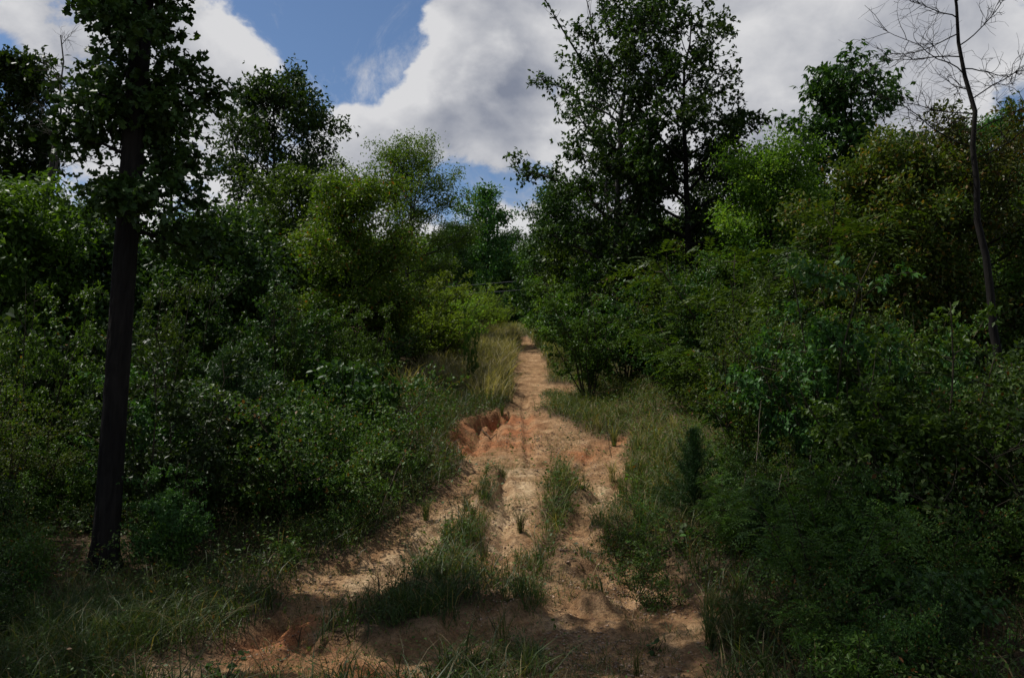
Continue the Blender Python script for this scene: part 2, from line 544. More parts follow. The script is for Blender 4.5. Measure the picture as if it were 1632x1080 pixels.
def plain_mat(name, col, rough=.8, var=.3):
    m, n, l = new_mat(name)
    out = nd(n, 'ShaderNodeOutputMaterial'); p = nd(n, 'ShaderNodeBsdfPrincipled')
    geo = nd(n, 'ShaderNodeNewGeometry')
    rp = nd(n, 'ShaderNodeValToRGB')
    rp.color_ramp.elements[0].color = (*[c * (1 - var) for c in col], 1); rp.color_ramp.elements[1].color = (*[c * (1 + var) for c in col], 1)
    l.new(geo.outputs['Random Per Island'], rp.inputs[0]); l.new(rp.outputs[0], p.inputs['Base Color'])
    p.inputs['Roughness'].default_value = rough; p.inputs['Specular IOR Level'].default_value = .2
    l.new(p.outputs[0], out.inputs[0])
    return m

M = {}
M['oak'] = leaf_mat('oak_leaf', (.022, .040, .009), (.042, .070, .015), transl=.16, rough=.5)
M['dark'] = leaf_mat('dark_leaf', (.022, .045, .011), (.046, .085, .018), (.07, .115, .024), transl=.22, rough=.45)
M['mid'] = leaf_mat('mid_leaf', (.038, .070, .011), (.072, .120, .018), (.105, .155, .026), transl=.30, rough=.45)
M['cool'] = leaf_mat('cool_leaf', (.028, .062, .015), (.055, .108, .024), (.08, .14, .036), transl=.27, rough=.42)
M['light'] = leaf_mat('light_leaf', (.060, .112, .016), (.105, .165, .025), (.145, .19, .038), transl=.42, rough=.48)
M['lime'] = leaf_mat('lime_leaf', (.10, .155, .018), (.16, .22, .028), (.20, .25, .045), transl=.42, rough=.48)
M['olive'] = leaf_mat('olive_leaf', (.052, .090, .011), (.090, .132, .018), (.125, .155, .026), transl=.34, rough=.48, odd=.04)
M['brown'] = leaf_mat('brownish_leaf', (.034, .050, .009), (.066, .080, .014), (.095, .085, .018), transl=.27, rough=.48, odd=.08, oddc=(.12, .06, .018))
M['needle'] = leaf_mat('cedar_needle', (.016, .040, .008), (.034, .070, .013), (.05, .09, .016), transl=.12, rough=.55, spec=.3)
M['weed'] = leaf_mat('weed_leaf', (.034, .066, .012), (.066, .112, .020), (.10, .145, .03), transl=.27, rough=.5, odd=.04)
M['grass'] = leaf_mat('green_grass', (.028, .050, .012), (.062, .092, .020), (.12, .12, .045), transl=.3, rough=.5, spec=.3, odd=.10, oddc=(.22, .16, .07))
M['bank'] = leaf_mat('bank_grass', (.045, .066, .016), (.095, .105, .028), (.17, .14, .06), transl=.3, rough=.55, spec=.3, odd=.15, oddc=(.27, .20, .10))
M['dry'] = leaf_mat('dry_grass', (.13, .12, .05), (.28, .22, .12), (.36, .28, .17), transl=.3, rough=.6, spec=.25)
M['litter'] = leaf_mat('dead_leaf', (.06, .035, .018), (.17, .095, .045), (.24, .16, .09), transl=.05, rough=.7, spec=.2)
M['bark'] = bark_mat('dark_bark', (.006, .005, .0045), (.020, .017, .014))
M['greybark'] = bark_mat('grey_bark', (.03, .027, .023), (.11, .10, .085))
M['dead'] = bark_mat('dead_wood', (.035, .03, .027), (.12, .105, .09))
M['pale'] = bark_mat('bleached_wood', (.14, .11, .08), (.36, .30, .23), 20)
M['root'] = bark_mat('root_wood', (.05, .03, .018), (.16, .10, .06), 20)
M['stem'] = bark_mat('stem_wood', (.025, .022, .014), (.08, .065, .04), 25)
M['gravel'] = plain_mat('gravel_stone', (.30, .21, .145), .85, .5)
M['wire'] = plain_mat('wire_metal', (.10, .10, .11), .5, .1)
M['white'] = plain_mat('bleached_leaf', (.62, .60, .50), .6, .15)

def ground_mat():
    m, n, l = new_mat('clay_ground')
    out = nd(n, 'ShaderNodeOutputMaterial'); p = nd(n, 'ShaderNodeBsdfPrincipled')
    tc = nd(n, 'ShaderNodeTexCoord')
    def nz(scale, detail=6, rough=.6, dist=0):
        q = nd(n, 'ShaderNodeTexNoise'); q.inputs['Scale'].default_value = scale; q.inputs['Detail'].default_value = detail
        q.inputs['Roughness'].default_value = rough; q.inputs['Distortion'].default_value = dist
        l.new(tc.outputs['Object'], q.inputs['Vector']); return q.outputs[0]
    def ramp(src, stops):
        r = nd(n, 'ShaderNodeValToRGB'); e = r.color_ramp.elements
        e[0].position, e[0].color = stops[0][0], (*stops[0][1], 1); e[1].position, e[1].color = stops[-1][0], (*stops[-1][1], 1)
        for pos, c in stops[1:-1]:
            q = e.new(pos); q.color = (*c, 1)
        l.new(src, r.inputs[0]); return r.outputs[0]
    def mix(f, a, b, mode='MIX'):
        x = nd(n, 'ShaderNodeMix', data_type='RGBA', blend_type=mode)
        for s, v in (('Factor', f), ('A', a), ('B', b)):
            if isinstance(v, (int, float)): x.inputs[s].default_value = v
            elif isinstance(v, tuple): x.inputs[s].default_value = (*v, 1)
            else: l.new(v, x.inputs[s])
        return x.outputs['Result']
    def att(name):
        a = nd(n, 'ShaderNodeAttribute', attribute_name=name); return a.outputs['Fac']
    dirt = ramp(nz(3.0, 9, .68), [(.30, (.16, .088, .042)), (.5, (.32, .192, .096)), (.68, (.44, .29, .16))])
    red = ramp(nz(5.0, 9, .66), [(.3, (.19, .062, .025)), (.52, (.36, .138, .056)), (.75, (.44, .21, .10))])
    sand = ramp(nz(6.0, 9, .66), [(.3, (.37, .245, .13)), (.7, (.54, .40, .245))])
    soil = ramp(nz(7.0, 8, .7), [(.3, (.035, .024, .014)), (.55, (.085, .058, .033)), (.78, (.15, .10, .06))])
    c = mix(att('red'), dirt, red)
    c = mix(att('sand'), c, sand)
    # pale and dark grit on the bare dirt
    vo = nd(n, 'ShaderNodeTexVoronoi'); vo.inputs['Scale'].default_value = 46
    l.new(tc.outputs['Object'], vo.inputs['Vector'])
    grit = nd(n, 'ShaderNodeMapRange'); grit.inputs['From Min'].default_value = .40; grit.inputs['From Max'].default_value = .20
    l.new(vo.outputs['Distance'], grit.inputs['Value'])
    gm = nd(n, 'ShaderNodeMath', operation='MULTIPLY', use_clamp=True)
    pn = nd(n, 'ShaderNodeMapRange'); pn.inputs['From Min'].default_value = .46; pn.inputs['From Max'].default_value = .66
    l.new(nz(1.6, 5, .6), pn.inputs['Value'])
    l.new(grit.outputs[0], gm.inputs[0]); l.new(pn.outputs[0], gm.inputs[1])
    gcol = mix(.55, c, vo.outputs['Color'], 'SOFT_LIGHT')
    c = mix(gm.outputs[0], c, gcol)
    sp = ramp(nz(26, 6, .75), [(.36, (.45, .42, .40)), (.5, (1, 1, 1)), (.66, (1.3, 1.28, 1.22))])
    c = mix(.85, c, sp, 'MULTIPLY')
    blot = ramp(nz(2.1, 8, .7, .6), [(.40, (.62, .56, .52)), (.56, (1, 1, 1))])
    c = mix(.8, c, blot, 'MULTIPLY')
    c = mix(att('dirt'), soil, c)
    l.new(c, p.inputs['Base Color'])
    p.inputs['Roughness'].default_value = .95; p.inputs['Specular IOR Level'].default_value = .12
    b1 = nd(n, 'ShaderNodeBump'); b1.inputs['Strength'].default_value = .8; b1.inputs['Distance'].default_value = .05
    l.new(nz(16, 10, .74), b1.inputs['Height'])
    b2 = nd(n, 'ShaderNodeBump'); b2.inputs['Strength'].default_value = .6; b2.inputs['Distance'].default_value = .012
    l.new(vo.outputs['Distance'], b2.inputs['Height']); l.new(b1.outputs[0], b2.inputs['Normal'])
    l.new(b2.outputs[0], p.inputs['Normal']); l.new(p.outputs[0], out.inputs[0])
    return m
M['ground'] = ground_mat()

# ------------------------------------------------------------------ ground sheet
def build_ground():
    ys = list(np.linspace(-40, 1.5, 18))
    y = 1.5
    while y < 14: y += .042; ys.append(y)
    st = .045
    while y < 60: st *= 1.022; y += st; ys.append(y)
    while y < 390: st *= 1.18; y += st; ys.append(y)
    xs = list(np.arange(-4.2, 3.4, .042))
    st = .045; x = xs[-1]; e = []
    while x < 280: st *= 1.085; x += st; e.append(x)
    st = .045; x = xs[0]; w = []
    while x > -280: st *= 1.085; x -= st; w.append(x)
    xs = np.array(w[::-1] + xs + e); ys = np.array(ys)
    X, Y = np.meshgrid(xs, ys)
    fx, fy = X.ravel(), Y.ravel()
    z = ground_z(fx, fy)
    nx, ny = len(xs), len(ys)
    i = np.arange(ny - 1)[:, None] * nx + np.arange(nx - 1)[None]
    q = np.stack([i, i + 1, i + nx + 1, i + nx], -1).reshape(-1, 4)
    me = mesh_of('ground', np.stack([fx, fy, z], -1), q, M['ground'], True)
    d = np.clip(dirt_of(fx, fy) - .35 * ridge_of(fx, fy), 0, 1)
    d = np.maximum(d, many(fx, fy, RED[:1], .4))
    w = .2 * (fbm(fx * 2.3, fy * 2.3, 91, 4) - .5)
    for nm, a in (('dirt', d), ('red', many(fx + w * 1.5, fy + w * 2, RED, .8) * .85 * (.4 + .6 * sstep(.35, .6, fbm(fx * 2.4, fy * 2.4, 95, 4)))), ('sand', many(fx - w, fy + w, SAND) * (.35 + .65 * sstep(.35, .6, fbm(fx * 3, fy * 3, 93, 4))))):
        at_ = me.attributes.new(nm, 'FLOAT', 'POINT'); at_.data.foreach_set('value', np.ascontiguousarray(a, np.float32))
    o = ob('ground', me); o['kind'] = 'structure'
build_ground()

# ------------------------------------------------------------------ trees
ENV = {
    'highoak': lambda t: .125 + .875 * float(sstep(.42, .60, t)) * (1 - .55 * t ** 4),  # upper crown, out of view, widened to cast shade on the foreground
    'oval': lambda t: np.sin(math.pi * (t * .86 + .10)) ** .7,
    'cone': lambda t: (1 - t) ** .75 * .95 + .08,
    'round': lambda t: np.sqrt(np.clip(1 - (2 * t - .95) ** 2, 0.02, 1)),
    'vase': lambda t: .45 + .65 * t - .55 * t ** 4,
    'tallenv': lambda t: .62 + .42 * math.sin(math.pi * min(1, t * 1.35 + .1)) - .50 * float(sstep(.55, 1.0, t)),
    'column': lambda t: .75 + .3 * np.sin(t * 9) * .4 - .55 * t ** 3,
}

def curve(p, d, L, n, rng, wob=.12, lift=.15):
    d = d / np.linalg.norm(d)
    pts = [np.array(p, float)]
    for k in range(n):
        d = d + rng.normal(0, wob, 3) + np.array([0, 0, lift / n])
        d /= np.linalg.norm(d)
        pts.append(pts[-1] + d * L / n)
    return np.array(pts)

def skeleton(rng, H, Rc, cb, env, nl, r0, lean=(0, 0), elev=(10, 60), subs=3.2, trunk_n=12, wob=.012, taper=.95, fit=True, flare=.3):
    n = trunk_n
    t = np.linspace(0, 1, n + 1)
    w = np.cumsum(rng.normal(0, wob * H, (n + 1, 2)), axis=0) * t[:, None] * .5
    tr = np.stack([lean[0] * t + w[:, 0], lean[1] * t + w[:, 1], t * H], -1)
    tr[0, :2] = 0
    rad = r0 * (1 - .9 * t ** taper) + r0 * flare * np.exp(-t * 34)
    limbs = []; sub = []; anc = []; ad = []
    for k in range(nl):
        u = (k + rng.uniform(0, 1)) / nl
        s = cb + (1 - cb) * u * .97
        p = np.array([np.interp(s, t, tr[:, j]) for j in range(3)])
        az = k * 2.39996 + rng.uniform(-.5, .5)
        L = Rc * float(ENV[env](u)) * rng.uniform(.72, 1.15)
        el = R(elev[0] + (elev[1] - elev[0]) * u + rng.uniform(-12, 12))
        d = np.array([math.cos(az) * math.cos(el), math.sin(az) * math.cos(el), math.sin(el)])
        L = max(L / max(math.cos(el), .55), .25)
        c = curve(p, d, L, 7, rng, .13, .18)
        rb = min(float(np.interp(s, t, rad)) * .6, .012 + .022 * L)
        limbs.append((c, rb * (1 - .85 * np.linspace(0, 1, 8))))
        ns = max(3, int(L * subs))
        for q in range(ns):
            v = .22 + .78 * (q + rng.uniform(0, 1)) / ns
            b = np.array([np.interp(v * 7, np.arange(8), c[:, j]) for j in range(3)])
            dd = c[min(7, int(v * 7) + 1)] - c[max(0, int(v * 7) - 0)] + 1e-6
            dd = dd / np.linalg.norm(dd) * .75 + rng.normal(0, .62, 3) + np.array([0, 0, .1])
            l2 = (.30 * L * (1.15 - .7 * v) + .22) * rng.uniform(.6, 1.2)
            c2 = curve(b, dd, l2, 4, rng, .2, .1)
            sub.append((c2, rb * .38 * (1 - .8 * np.linspace(0, 1, 5)) + .002))
            for f in (1.6, 2.4, 3.2, 4.0):
                anc.append([np.interp(f, np.arange(5), c2[:, j]) for j in range(3)]); ad.append(dd / np.linalg.norm(dd))
    anc = np.array(anc); ad = np.array(ad)
    if fit:
        fz = H / (anc[:, 2].max() + .08)
        ctr = np.stack([np.interp(anc[:, 2], tr[:, 2], tr[:, 0]), np.interp(anc[:, 2], tr[:, 2], tr[:, 1])], -1)
        fr = Rc / np.percentile(np.linalg.norm(anc[:, :2] - ctr, axis=1), 95)
        k = np.array([fr, fr, fz])
        tr = tr * k; anc = anc * k
        limbs = [(c * k, r) for c, r in limbs]; sub = [(c * k, r) for c, r in sub]
    return (tr, rad), limbs, sub, anc, ad

TREES = {}
def tree(key, name, label, loc, H, Rc, cb, env, nl, r0, leafmat, nleaf, lsize, group=None, shape='diamond', seed=1, lean=(0, 0), elev=(10, 60),
         sig=.16, bark='bark', subs=3.2, wr=.5, cluster=1, droop=.35, cat='tree', pin=None, limbs_as_parts=False, sides=7, flat=.55, taper=.95, wob=.012, fit=True, low=None, flare=.3):
    rng = np.random.default_rng(seed)
    (tr, rad), limbs, sub, anc, ad = skeleton(rng, H, Rc, cb, env, nl, r0, lean, elev, subs, taper=taper, wob=wob, fit=fit, flare=flare)
    if low:
        k = anc[:, 2] < low[0]
        anc = np.concatenate([anc] + [anc[k]] * low[1]); ad = np.concatenate([ad] + [ad[k]] * low[1])
    root = empty(name, loc, label, cat, group)
    T = Tubes()
    if limbs_as_parts:
        rv, rf = ridged_tube(tr, rad, 56, 300, seed)
        T.v.append(rv); T.f.append(rf); T.n += len(rv)
    else:
        T.add(tr, rad, sides)
    if limbs_as_parts:
        for c, r in limbs:
            B = Tubes().add(c, r, 6)
            ob('branch', B.mesh('branch', M[bark]), root)
        TW = Tubes()
        for c, r in sub: TW.add(c, r, 3)
        tw = ob('twigs', TW.mesh('twigs', M[bark]), root); tw['kind'] = 'stuff'
    else:
        for c, r in limbs: T.add(c, r, 5)
        for c, r in sub: T.add(c, r, 3)
    ob('trunk', T.mesh('trunk', M[bark]), root)
    if pin:
        v, f = pinnate(rng, anc, ad, nleaf // (2 * pin[2]), sig, pin[0], pin[1], pin[2])
    else:
        v, f = scatter_leaves(rng, anc, ad, nleaf, sig, lsize, shape, wr, droop, flat, cluster)
    c = ob('crown', mesh_of('crown', v, f, M[leafmat]), root)
    c['kind'] = 'stuff'
    TREES[key] = root
    return root

def spot(px, D):
    x = (px - PW / 2) / F * D
    return np.array([x, D, gz(x, D) - .06])

def top_h(px, py, D):
    r = ray(px, py); t = D / r[1]
    return CAM[2] + r[2] * t

def ptree(key, name, label, px, D, top, wpx, base_frac, env, nl, leafmat, nleaf, lsize, lean_px=0, **kw):
    b = spot(px, D)
    H = top_h(px, top, D) - b[2]
    Rc = wpx / 2 / F * D
    kw.setdefault('r0', .012 * H + .02)
    nleaf = int(nleaf * .85); lsize *= 1.18
    return tree(key, name, label, b, H, Rc, base_frac, env, nl, leafmat=leafmat, nleaf=nleaf, lsize=lsize, lean=(lean_px / F * D, 0), **kw)

# the big oak beside the foreground, left
b = gat(166, 905)
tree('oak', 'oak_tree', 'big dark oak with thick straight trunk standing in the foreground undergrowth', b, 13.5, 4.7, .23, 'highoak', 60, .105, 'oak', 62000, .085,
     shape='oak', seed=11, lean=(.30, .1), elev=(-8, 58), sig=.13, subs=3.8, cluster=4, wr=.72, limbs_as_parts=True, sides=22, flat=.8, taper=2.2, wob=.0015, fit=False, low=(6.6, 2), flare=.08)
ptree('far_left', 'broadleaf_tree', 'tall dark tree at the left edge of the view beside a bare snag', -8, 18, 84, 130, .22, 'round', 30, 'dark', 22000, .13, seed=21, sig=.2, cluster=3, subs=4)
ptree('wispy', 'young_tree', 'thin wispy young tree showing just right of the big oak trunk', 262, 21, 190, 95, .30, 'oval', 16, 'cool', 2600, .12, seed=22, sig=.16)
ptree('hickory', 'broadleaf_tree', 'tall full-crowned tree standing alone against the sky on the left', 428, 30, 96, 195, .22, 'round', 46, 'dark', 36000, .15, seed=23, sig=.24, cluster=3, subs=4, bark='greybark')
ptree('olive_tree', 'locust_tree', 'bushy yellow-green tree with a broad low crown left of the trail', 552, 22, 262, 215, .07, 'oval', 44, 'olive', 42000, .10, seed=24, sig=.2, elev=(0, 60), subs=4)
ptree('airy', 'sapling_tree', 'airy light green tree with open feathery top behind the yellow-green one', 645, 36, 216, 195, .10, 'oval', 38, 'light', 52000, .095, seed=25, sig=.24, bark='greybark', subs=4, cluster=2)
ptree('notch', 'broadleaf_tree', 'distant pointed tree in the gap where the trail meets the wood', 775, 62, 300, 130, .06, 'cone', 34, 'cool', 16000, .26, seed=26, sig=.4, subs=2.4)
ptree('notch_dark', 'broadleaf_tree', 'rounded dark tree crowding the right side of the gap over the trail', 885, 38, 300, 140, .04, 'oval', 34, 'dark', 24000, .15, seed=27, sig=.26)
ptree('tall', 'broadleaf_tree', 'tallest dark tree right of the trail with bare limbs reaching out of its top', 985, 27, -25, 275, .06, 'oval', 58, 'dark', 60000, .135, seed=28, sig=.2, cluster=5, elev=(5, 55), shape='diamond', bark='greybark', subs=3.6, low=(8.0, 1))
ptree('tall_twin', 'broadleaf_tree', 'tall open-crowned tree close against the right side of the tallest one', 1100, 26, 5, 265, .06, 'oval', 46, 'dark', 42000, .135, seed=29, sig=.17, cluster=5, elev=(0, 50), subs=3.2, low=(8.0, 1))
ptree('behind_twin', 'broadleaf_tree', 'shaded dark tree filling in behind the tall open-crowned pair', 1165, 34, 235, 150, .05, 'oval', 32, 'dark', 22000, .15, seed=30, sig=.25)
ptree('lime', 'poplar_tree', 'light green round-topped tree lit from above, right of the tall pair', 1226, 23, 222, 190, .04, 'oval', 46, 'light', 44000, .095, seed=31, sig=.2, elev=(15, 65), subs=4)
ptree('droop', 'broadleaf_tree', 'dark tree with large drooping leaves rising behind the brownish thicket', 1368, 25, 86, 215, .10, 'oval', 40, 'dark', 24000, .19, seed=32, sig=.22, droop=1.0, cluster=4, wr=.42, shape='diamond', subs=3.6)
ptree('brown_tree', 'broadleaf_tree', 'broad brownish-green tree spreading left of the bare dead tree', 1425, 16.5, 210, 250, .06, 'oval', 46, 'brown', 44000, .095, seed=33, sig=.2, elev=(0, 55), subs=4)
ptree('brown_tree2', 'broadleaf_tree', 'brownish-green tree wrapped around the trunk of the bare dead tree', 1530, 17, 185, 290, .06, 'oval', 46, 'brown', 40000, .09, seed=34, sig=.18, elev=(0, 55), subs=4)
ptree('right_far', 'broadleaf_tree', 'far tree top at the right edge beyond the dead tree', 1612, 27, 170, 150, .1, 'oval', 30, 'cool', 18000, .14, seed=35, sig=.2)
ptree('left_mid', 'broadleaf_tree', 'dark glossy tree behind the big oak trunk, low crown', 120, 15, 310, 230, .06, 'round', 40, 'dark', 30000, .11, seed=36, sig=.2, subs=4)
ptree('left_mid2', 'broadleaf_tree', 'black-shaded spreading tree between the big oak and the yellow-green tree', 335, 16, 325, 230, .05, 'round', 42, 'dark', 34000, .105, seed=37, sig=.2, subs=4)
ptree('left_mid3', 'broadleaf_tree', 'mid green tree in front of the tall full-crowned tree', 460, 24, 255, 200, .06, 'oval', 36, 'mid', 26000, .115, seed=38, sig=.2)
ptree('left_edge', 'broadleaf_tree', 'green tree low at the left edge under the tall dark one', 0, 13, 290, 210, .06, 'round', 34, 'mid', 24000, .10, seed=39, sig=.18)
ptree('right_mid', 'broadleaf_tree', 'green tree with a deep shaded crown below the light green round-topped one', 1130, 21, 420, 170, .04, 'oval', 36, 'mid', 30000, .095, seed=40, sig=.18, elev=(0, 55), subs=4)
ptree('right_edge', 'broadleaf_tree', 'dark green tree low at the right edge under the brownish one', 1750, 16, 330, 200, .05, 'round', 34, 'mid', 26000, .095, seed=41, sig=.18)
# unseen tree added outside the left edge so its crown shades the near thicket
tree('left_shade_oak', 'oak_tree', 'dense unseen oak added outside the left edge to shade the near thicket', np.array([-10.4, 6.2, gz(-10.4, 6.2) - .06]), 12.0, 3.5, .30, 'round', 40, .18, 'oak', 46000, .13,
     seed=43, elev=(5, 55), sig=.28, subs=2.6, cluster=3, wr=.6, sides=12)
# unseen spreading tree added past the right edge to shade the near ground
tree('right_shade_oak', 'oak_tree', 'unseen spreading oak added past the right edge as shade, limbs over the track', np.array([8.9, 10.0, gz(8.9, 10.0) - .06]), 14.5, 5.2, .66, 'round', 34, .24, 'oak', 60000, .15,
     seed=42, lean=(-3.6, .3), elev=(5, 50), sig=.35, subs=2.2, cluster=3, wr=.6, sides=14, fit=False)

# filler trees beyond: each an object of its own, sharing meshes
def back_row():
    rng = np.random.default_rng(77)
    keys = ['behind_twin', 'notch_dark', 'left_mid3', 'right_far', 'olive_tree', 'right_mid']
    for px, D, top in [(40, 26, 350), (180, 30, 340), (250, 24, 350), (300, 36, 335), (380, 30, 330), (430, 38, 330), (490, 40, 330), (560, 52, 345), (640, 80, 340), (715, 58, 338), (700, 84, 345), (730, 90, 345), (820, 78, 352),
                       (850, 66, 368), (700, 80, 370), (910, 50, 330), (1010, 44, 300), (1070, 40, 330), (1200, 42, 290), (1290, 38, 262), (1450, 36, 215), (1540, 40, 240), (1640, 36, 220),
                       (-60, 30, 280), (1720, 30, 240), (790, 90, 372), (640, 70, 350), (560, 60, 345), (-140, 40, 280), (1800, 40, 240), (880, 85, 362), (760, 100, 362), (110, 24, 380), (-30, 24, 340), (1250, 30, 300), (1340, 30, 290), (1460, 24, 260), (1600, 22, 250), (1700, 22, 260), (1060, 32, 330), (960, 36, 330)]:
        k = keys[rng.integers(0, len(keys))]
        src = TREES[k]
        b = spot(px, D)
        H = top_h(px, top, D) - b[2]
        h0 = max(v.co.z for v in src.children[0].data.vertices)
        s = H / (h0 * 1.03)
        s2 = max(s, .75)
        wh = ('past the left edge' if px < 0 else 'behind the big oak' if px < 270 else 'behind the tall full-crowned left tree' if px < 500 else 'behind the yellow-green tree' if px < 690 else
              'closing the gap over the trail' if px < 900 else 'behind the tall open-crowned pair' if px < 1180 else 'behind the light green round top' if px < 1330 else 'behind the brownish trees' if px < 1560 else 'at the right edge')
        kind = {'behind_twin': 'dark green', 'notch_dark': 'rounded dark', 'left_mid3': 'mid green', 'right_far': 'cool green', 'olive_tree': 'yellow-green', 'right_mid': 'fresh green'}[k]
        dep = 'near' if D < 32 else 'middle' if D < 50 else 'far'
        dup(src, b, rng.uniform(0, 6.28), (s2, s2, s), f'{kind} tree {wh}, {dep} row of the wood', 'trees of the wood behind')
back_row()

# bare limbs out of the tallest tree: parts of that tree
def bare_limbs():
    rng = np.random.default_rng(5)
    root = TREES['tall']; b = np.array(root.location); D = b[1]
    for pts in ([(955, 130), (920, 85), (895, 45), (872, 5), (850, -25)], [(955, 115), (946, 70), (941, 25), (930, -20)], [(980, 60), (965, 35), (958, 0), (950, -30)], [(985, 70), (1010, 30), (1028, -5), (1040, -40)]):
        T = Tubes(); P = []
        for k, (px, py) in enumerate(pts):
            y = D - .4 + .15 * k
            r = ray(px, py); q = CAM + r * (y / r[1]); P.append(q - b)
        P = np.array(P); T.add(P, np.linspace(.045, .012, len(P)), 5)
        for s in np.linspace(.35, .98, 9):
            a = np.array([np.interp(s * (len(P) - 1), np.arange(len(P)), P[:, j]) for j in range(3)])
            d = P[-1] - P[0]; d = d / np.linalg.norm(d) * .8 + rng.normal(0, .5, 3) + np.array([0, 0, .4])
            c = curve(a, d, rng.uniform(.4, 1.1), 5, rng, .18, .2)
            T.add(c, np.linspace(.012, .004, 6), 3)
        br = ob('branch', T.mesh('branch', M['greybark']), root); br['label'] = 'mostly bare limb with a few leaf sprays'
        t_ = rng.uniform(.05, .75, 16)
        an = np.stack([np.interp(t_ * (len(P) - 1), np.arange(len(P)), P[:, j]) for j in range(3)], -1)
        v, f = scatter_leaves(rng, an, rng.normal(0, 1, an.shape), 260, .13, .15, 'diamond', .5, .4, .6, 4)
        lf = ob('leaf_spray', mesh_of('leaf_spray', v, f, M['dark']), br); lf['kind'] = 'stuff'
bare_limbs()

# dead trees: trunk and every main limb a part
def dead_tree(name, label, base, tip, H, r0, limbs, seed, droop=0.0, twig=1.0, mat='dead', zfrom=.5, Lm=1.6):
    rng = np.random.default_rng(seed)
    root = empty(name, base, label, 'dead tree')
    n = 14; t = np.linspace(0, 1, n + 1)
    P = np.stack([tip[0] * t + rng.normal(0, .03, n + 1), tip[1] * t + rng.normal(0, .03, n + 1), H * t], -1); P[0] = 0
    ob('trunk', Tubes().add(P, r0 * (1 - .9 * t) + .008, 9).mesh('trunk', M[mat]), root)
    for k in range(limbs):
        u = zfrom + (1 - zfrom) * (k + rng.uniform(0, .8)) / limbs * .98
        p = np.array([np.interp(u, t, P[:, j]) for j in range(3)])
        az = k * 2.4 + rng.uniform(-.6, .6); el = R(rng.uniform(-5, 25) + 25 * (u - zfrom))
        d = np.array([math.cos(az) * math.cos(el), math.sin(az) * math.cos(el), math.sin(el)])
        L = Lm * (1.15 - .8 * (u - zfrom) / (1 - zfrom)) * rng.uniform(.65, 1.15)
        T = Tubes(); c = curve(p, d, L, 8, rng, .16, .25 - droop)
        T.add(c, np.linspace(.02 * (r0 / .09) * .75, .004, 9), 5)
        for q in range(int(11 * twig)):
            v = rng.uniform(.2, 1)
            a = np.array([np.interp(v * 8, np.arange(9), c[:, j]) for j in range(3)])
            dd = (c[-1] - c[0]) / L + rng.normal(0, .7, 3)
            c2 = curve(a, dd, rng.uniform(.2, .6) * L * .7, 5, rng, .25, .1 - droop)
            T.add(c2, np.linspace(.007, .003, 6), 3)
            for _ in range(4):
                a2 = c2[rng.integers(2, 6)]
                T.add(curve(a2, dd + rng.normal(0, .8, 3), rng.uniform(.15, .4), 3, rng, .25, 0), np.linspace(.0035, .0018, 4), 3)
        ob('branch', T.mesh('branch', M[mat]), root)
    return root
b = spot(1602, 13)
dead_tree('dead_tree', 'leafless dead tree with twiggy bare limbs against the sky on the right', b, (-.50, .2), top_h(1555, -110, 13) - b[2], .075, 19, 3, twig=1.3, zfrom=.54, Lm=2.0, mat='bark')
b = spot(64, 17)
dead_tree('dead_tree', 'slim bare snag standing against the cloud left of the big oak', b, (.12, .1), top_h(66, 55, 17) - b[2], .05, 9, 4, twig=.6, zfrom=.6, Lm=.8)
b = spot(52, 16)
def stub():
    root = empty('broken_snag', b, 'short broken snag leaning right below the slim bare one', 'dead tree')
    H = top_h(70, 212, 16) - b[2]
    T = Tubes().add(np.array([[0, 0, 0], [.05, 0, H * .5], [.14, 0, H * .8], [.26, 0, H]]), [.07, .06, .05, .035], 7)
    ob('trunk', T.mesh('trunk', M['dead']), root)
    ob('branch', Tubes().add(np.array([[.12, 0, H * .75], [.3, .05, H * .9], [.34, .05, H * 1.02]]), [.025, .018, .008], 5).mesh('branch', M['dead']), root)
stub()

# ------------------------------------------------------------------ shrubs
SH = {}
def shrub_proto(key, H, Rr, stems, leafmat, nleaf, lsize, shape='oval', seed=1, sig=.07, wr=.5, pin=None, droop=.3, cluster=1, spread=.8):
    rng = np.random.default_rng(seed)
    T = Tubes(); anc = []; ad = []
    for k in range(stems):
        az = k * 2.4 + rng.uniform(-.4, .4)
        out = rng.uniform(.1, 1) ** .7 * spread
        d = np.array([math.cos(az) * out, math.sin(az) * out, 1.0])
        L = H * rng.uniform(.65, 1.05) * (1.35 if k % 4 == 0 else 1.0)
        c = curve([math.cos(az) * .06, math.sin(az) * .06, -.05], d, L, 8, rng, .10, .02)
        T.add(c, np.linspace(.014, .004, 9) * (H / 1.6) ** .5, 5)
        for q in range(9):
            v = rng.uniform(.25, 1)
            a = np.array([np.interp(v * 8, np.arange(9), c[:, j]) for j in range(3)])
            az2 = rng.uniform(0, 6.28)
            dd = np.array([math.cos(az2), math.sin(az2), rng.uniform(-.1, .7)])
            l2 = Rr * rng.uniform(.3, .8)
            c2 = curve(a, dd, l2, 4, rng, .2, .05)
            T.add(c2, np.linspace(.005, .002, 5), 3)
            for f in (1.2, 2, 2.7, 3.4, 4):
                anc.append([np.interp(f, np.arange(5), c2[:, j]) for j in range(3)]); ad.append(norm(dd))
    anc = np.array(anc); ad = np.array(ad)
    anc[:, 2] = np.maximum(anc[:, 2], .04)
    if pin:
        v, f = pinnate(rng, anc, ad, nleaf // (2 * pin[2]), sig, pin[0], pin[1], pin[2])
    else:
        v, f = scatter_leaves(rng, anc, ad, nleaf, sig, lsize, shape, wr, droop, .55, cluster)
    SH[key] = (T.mesh('stems', M['stem']), mesh_of('foliage', v, f, M[leafmat]), H)

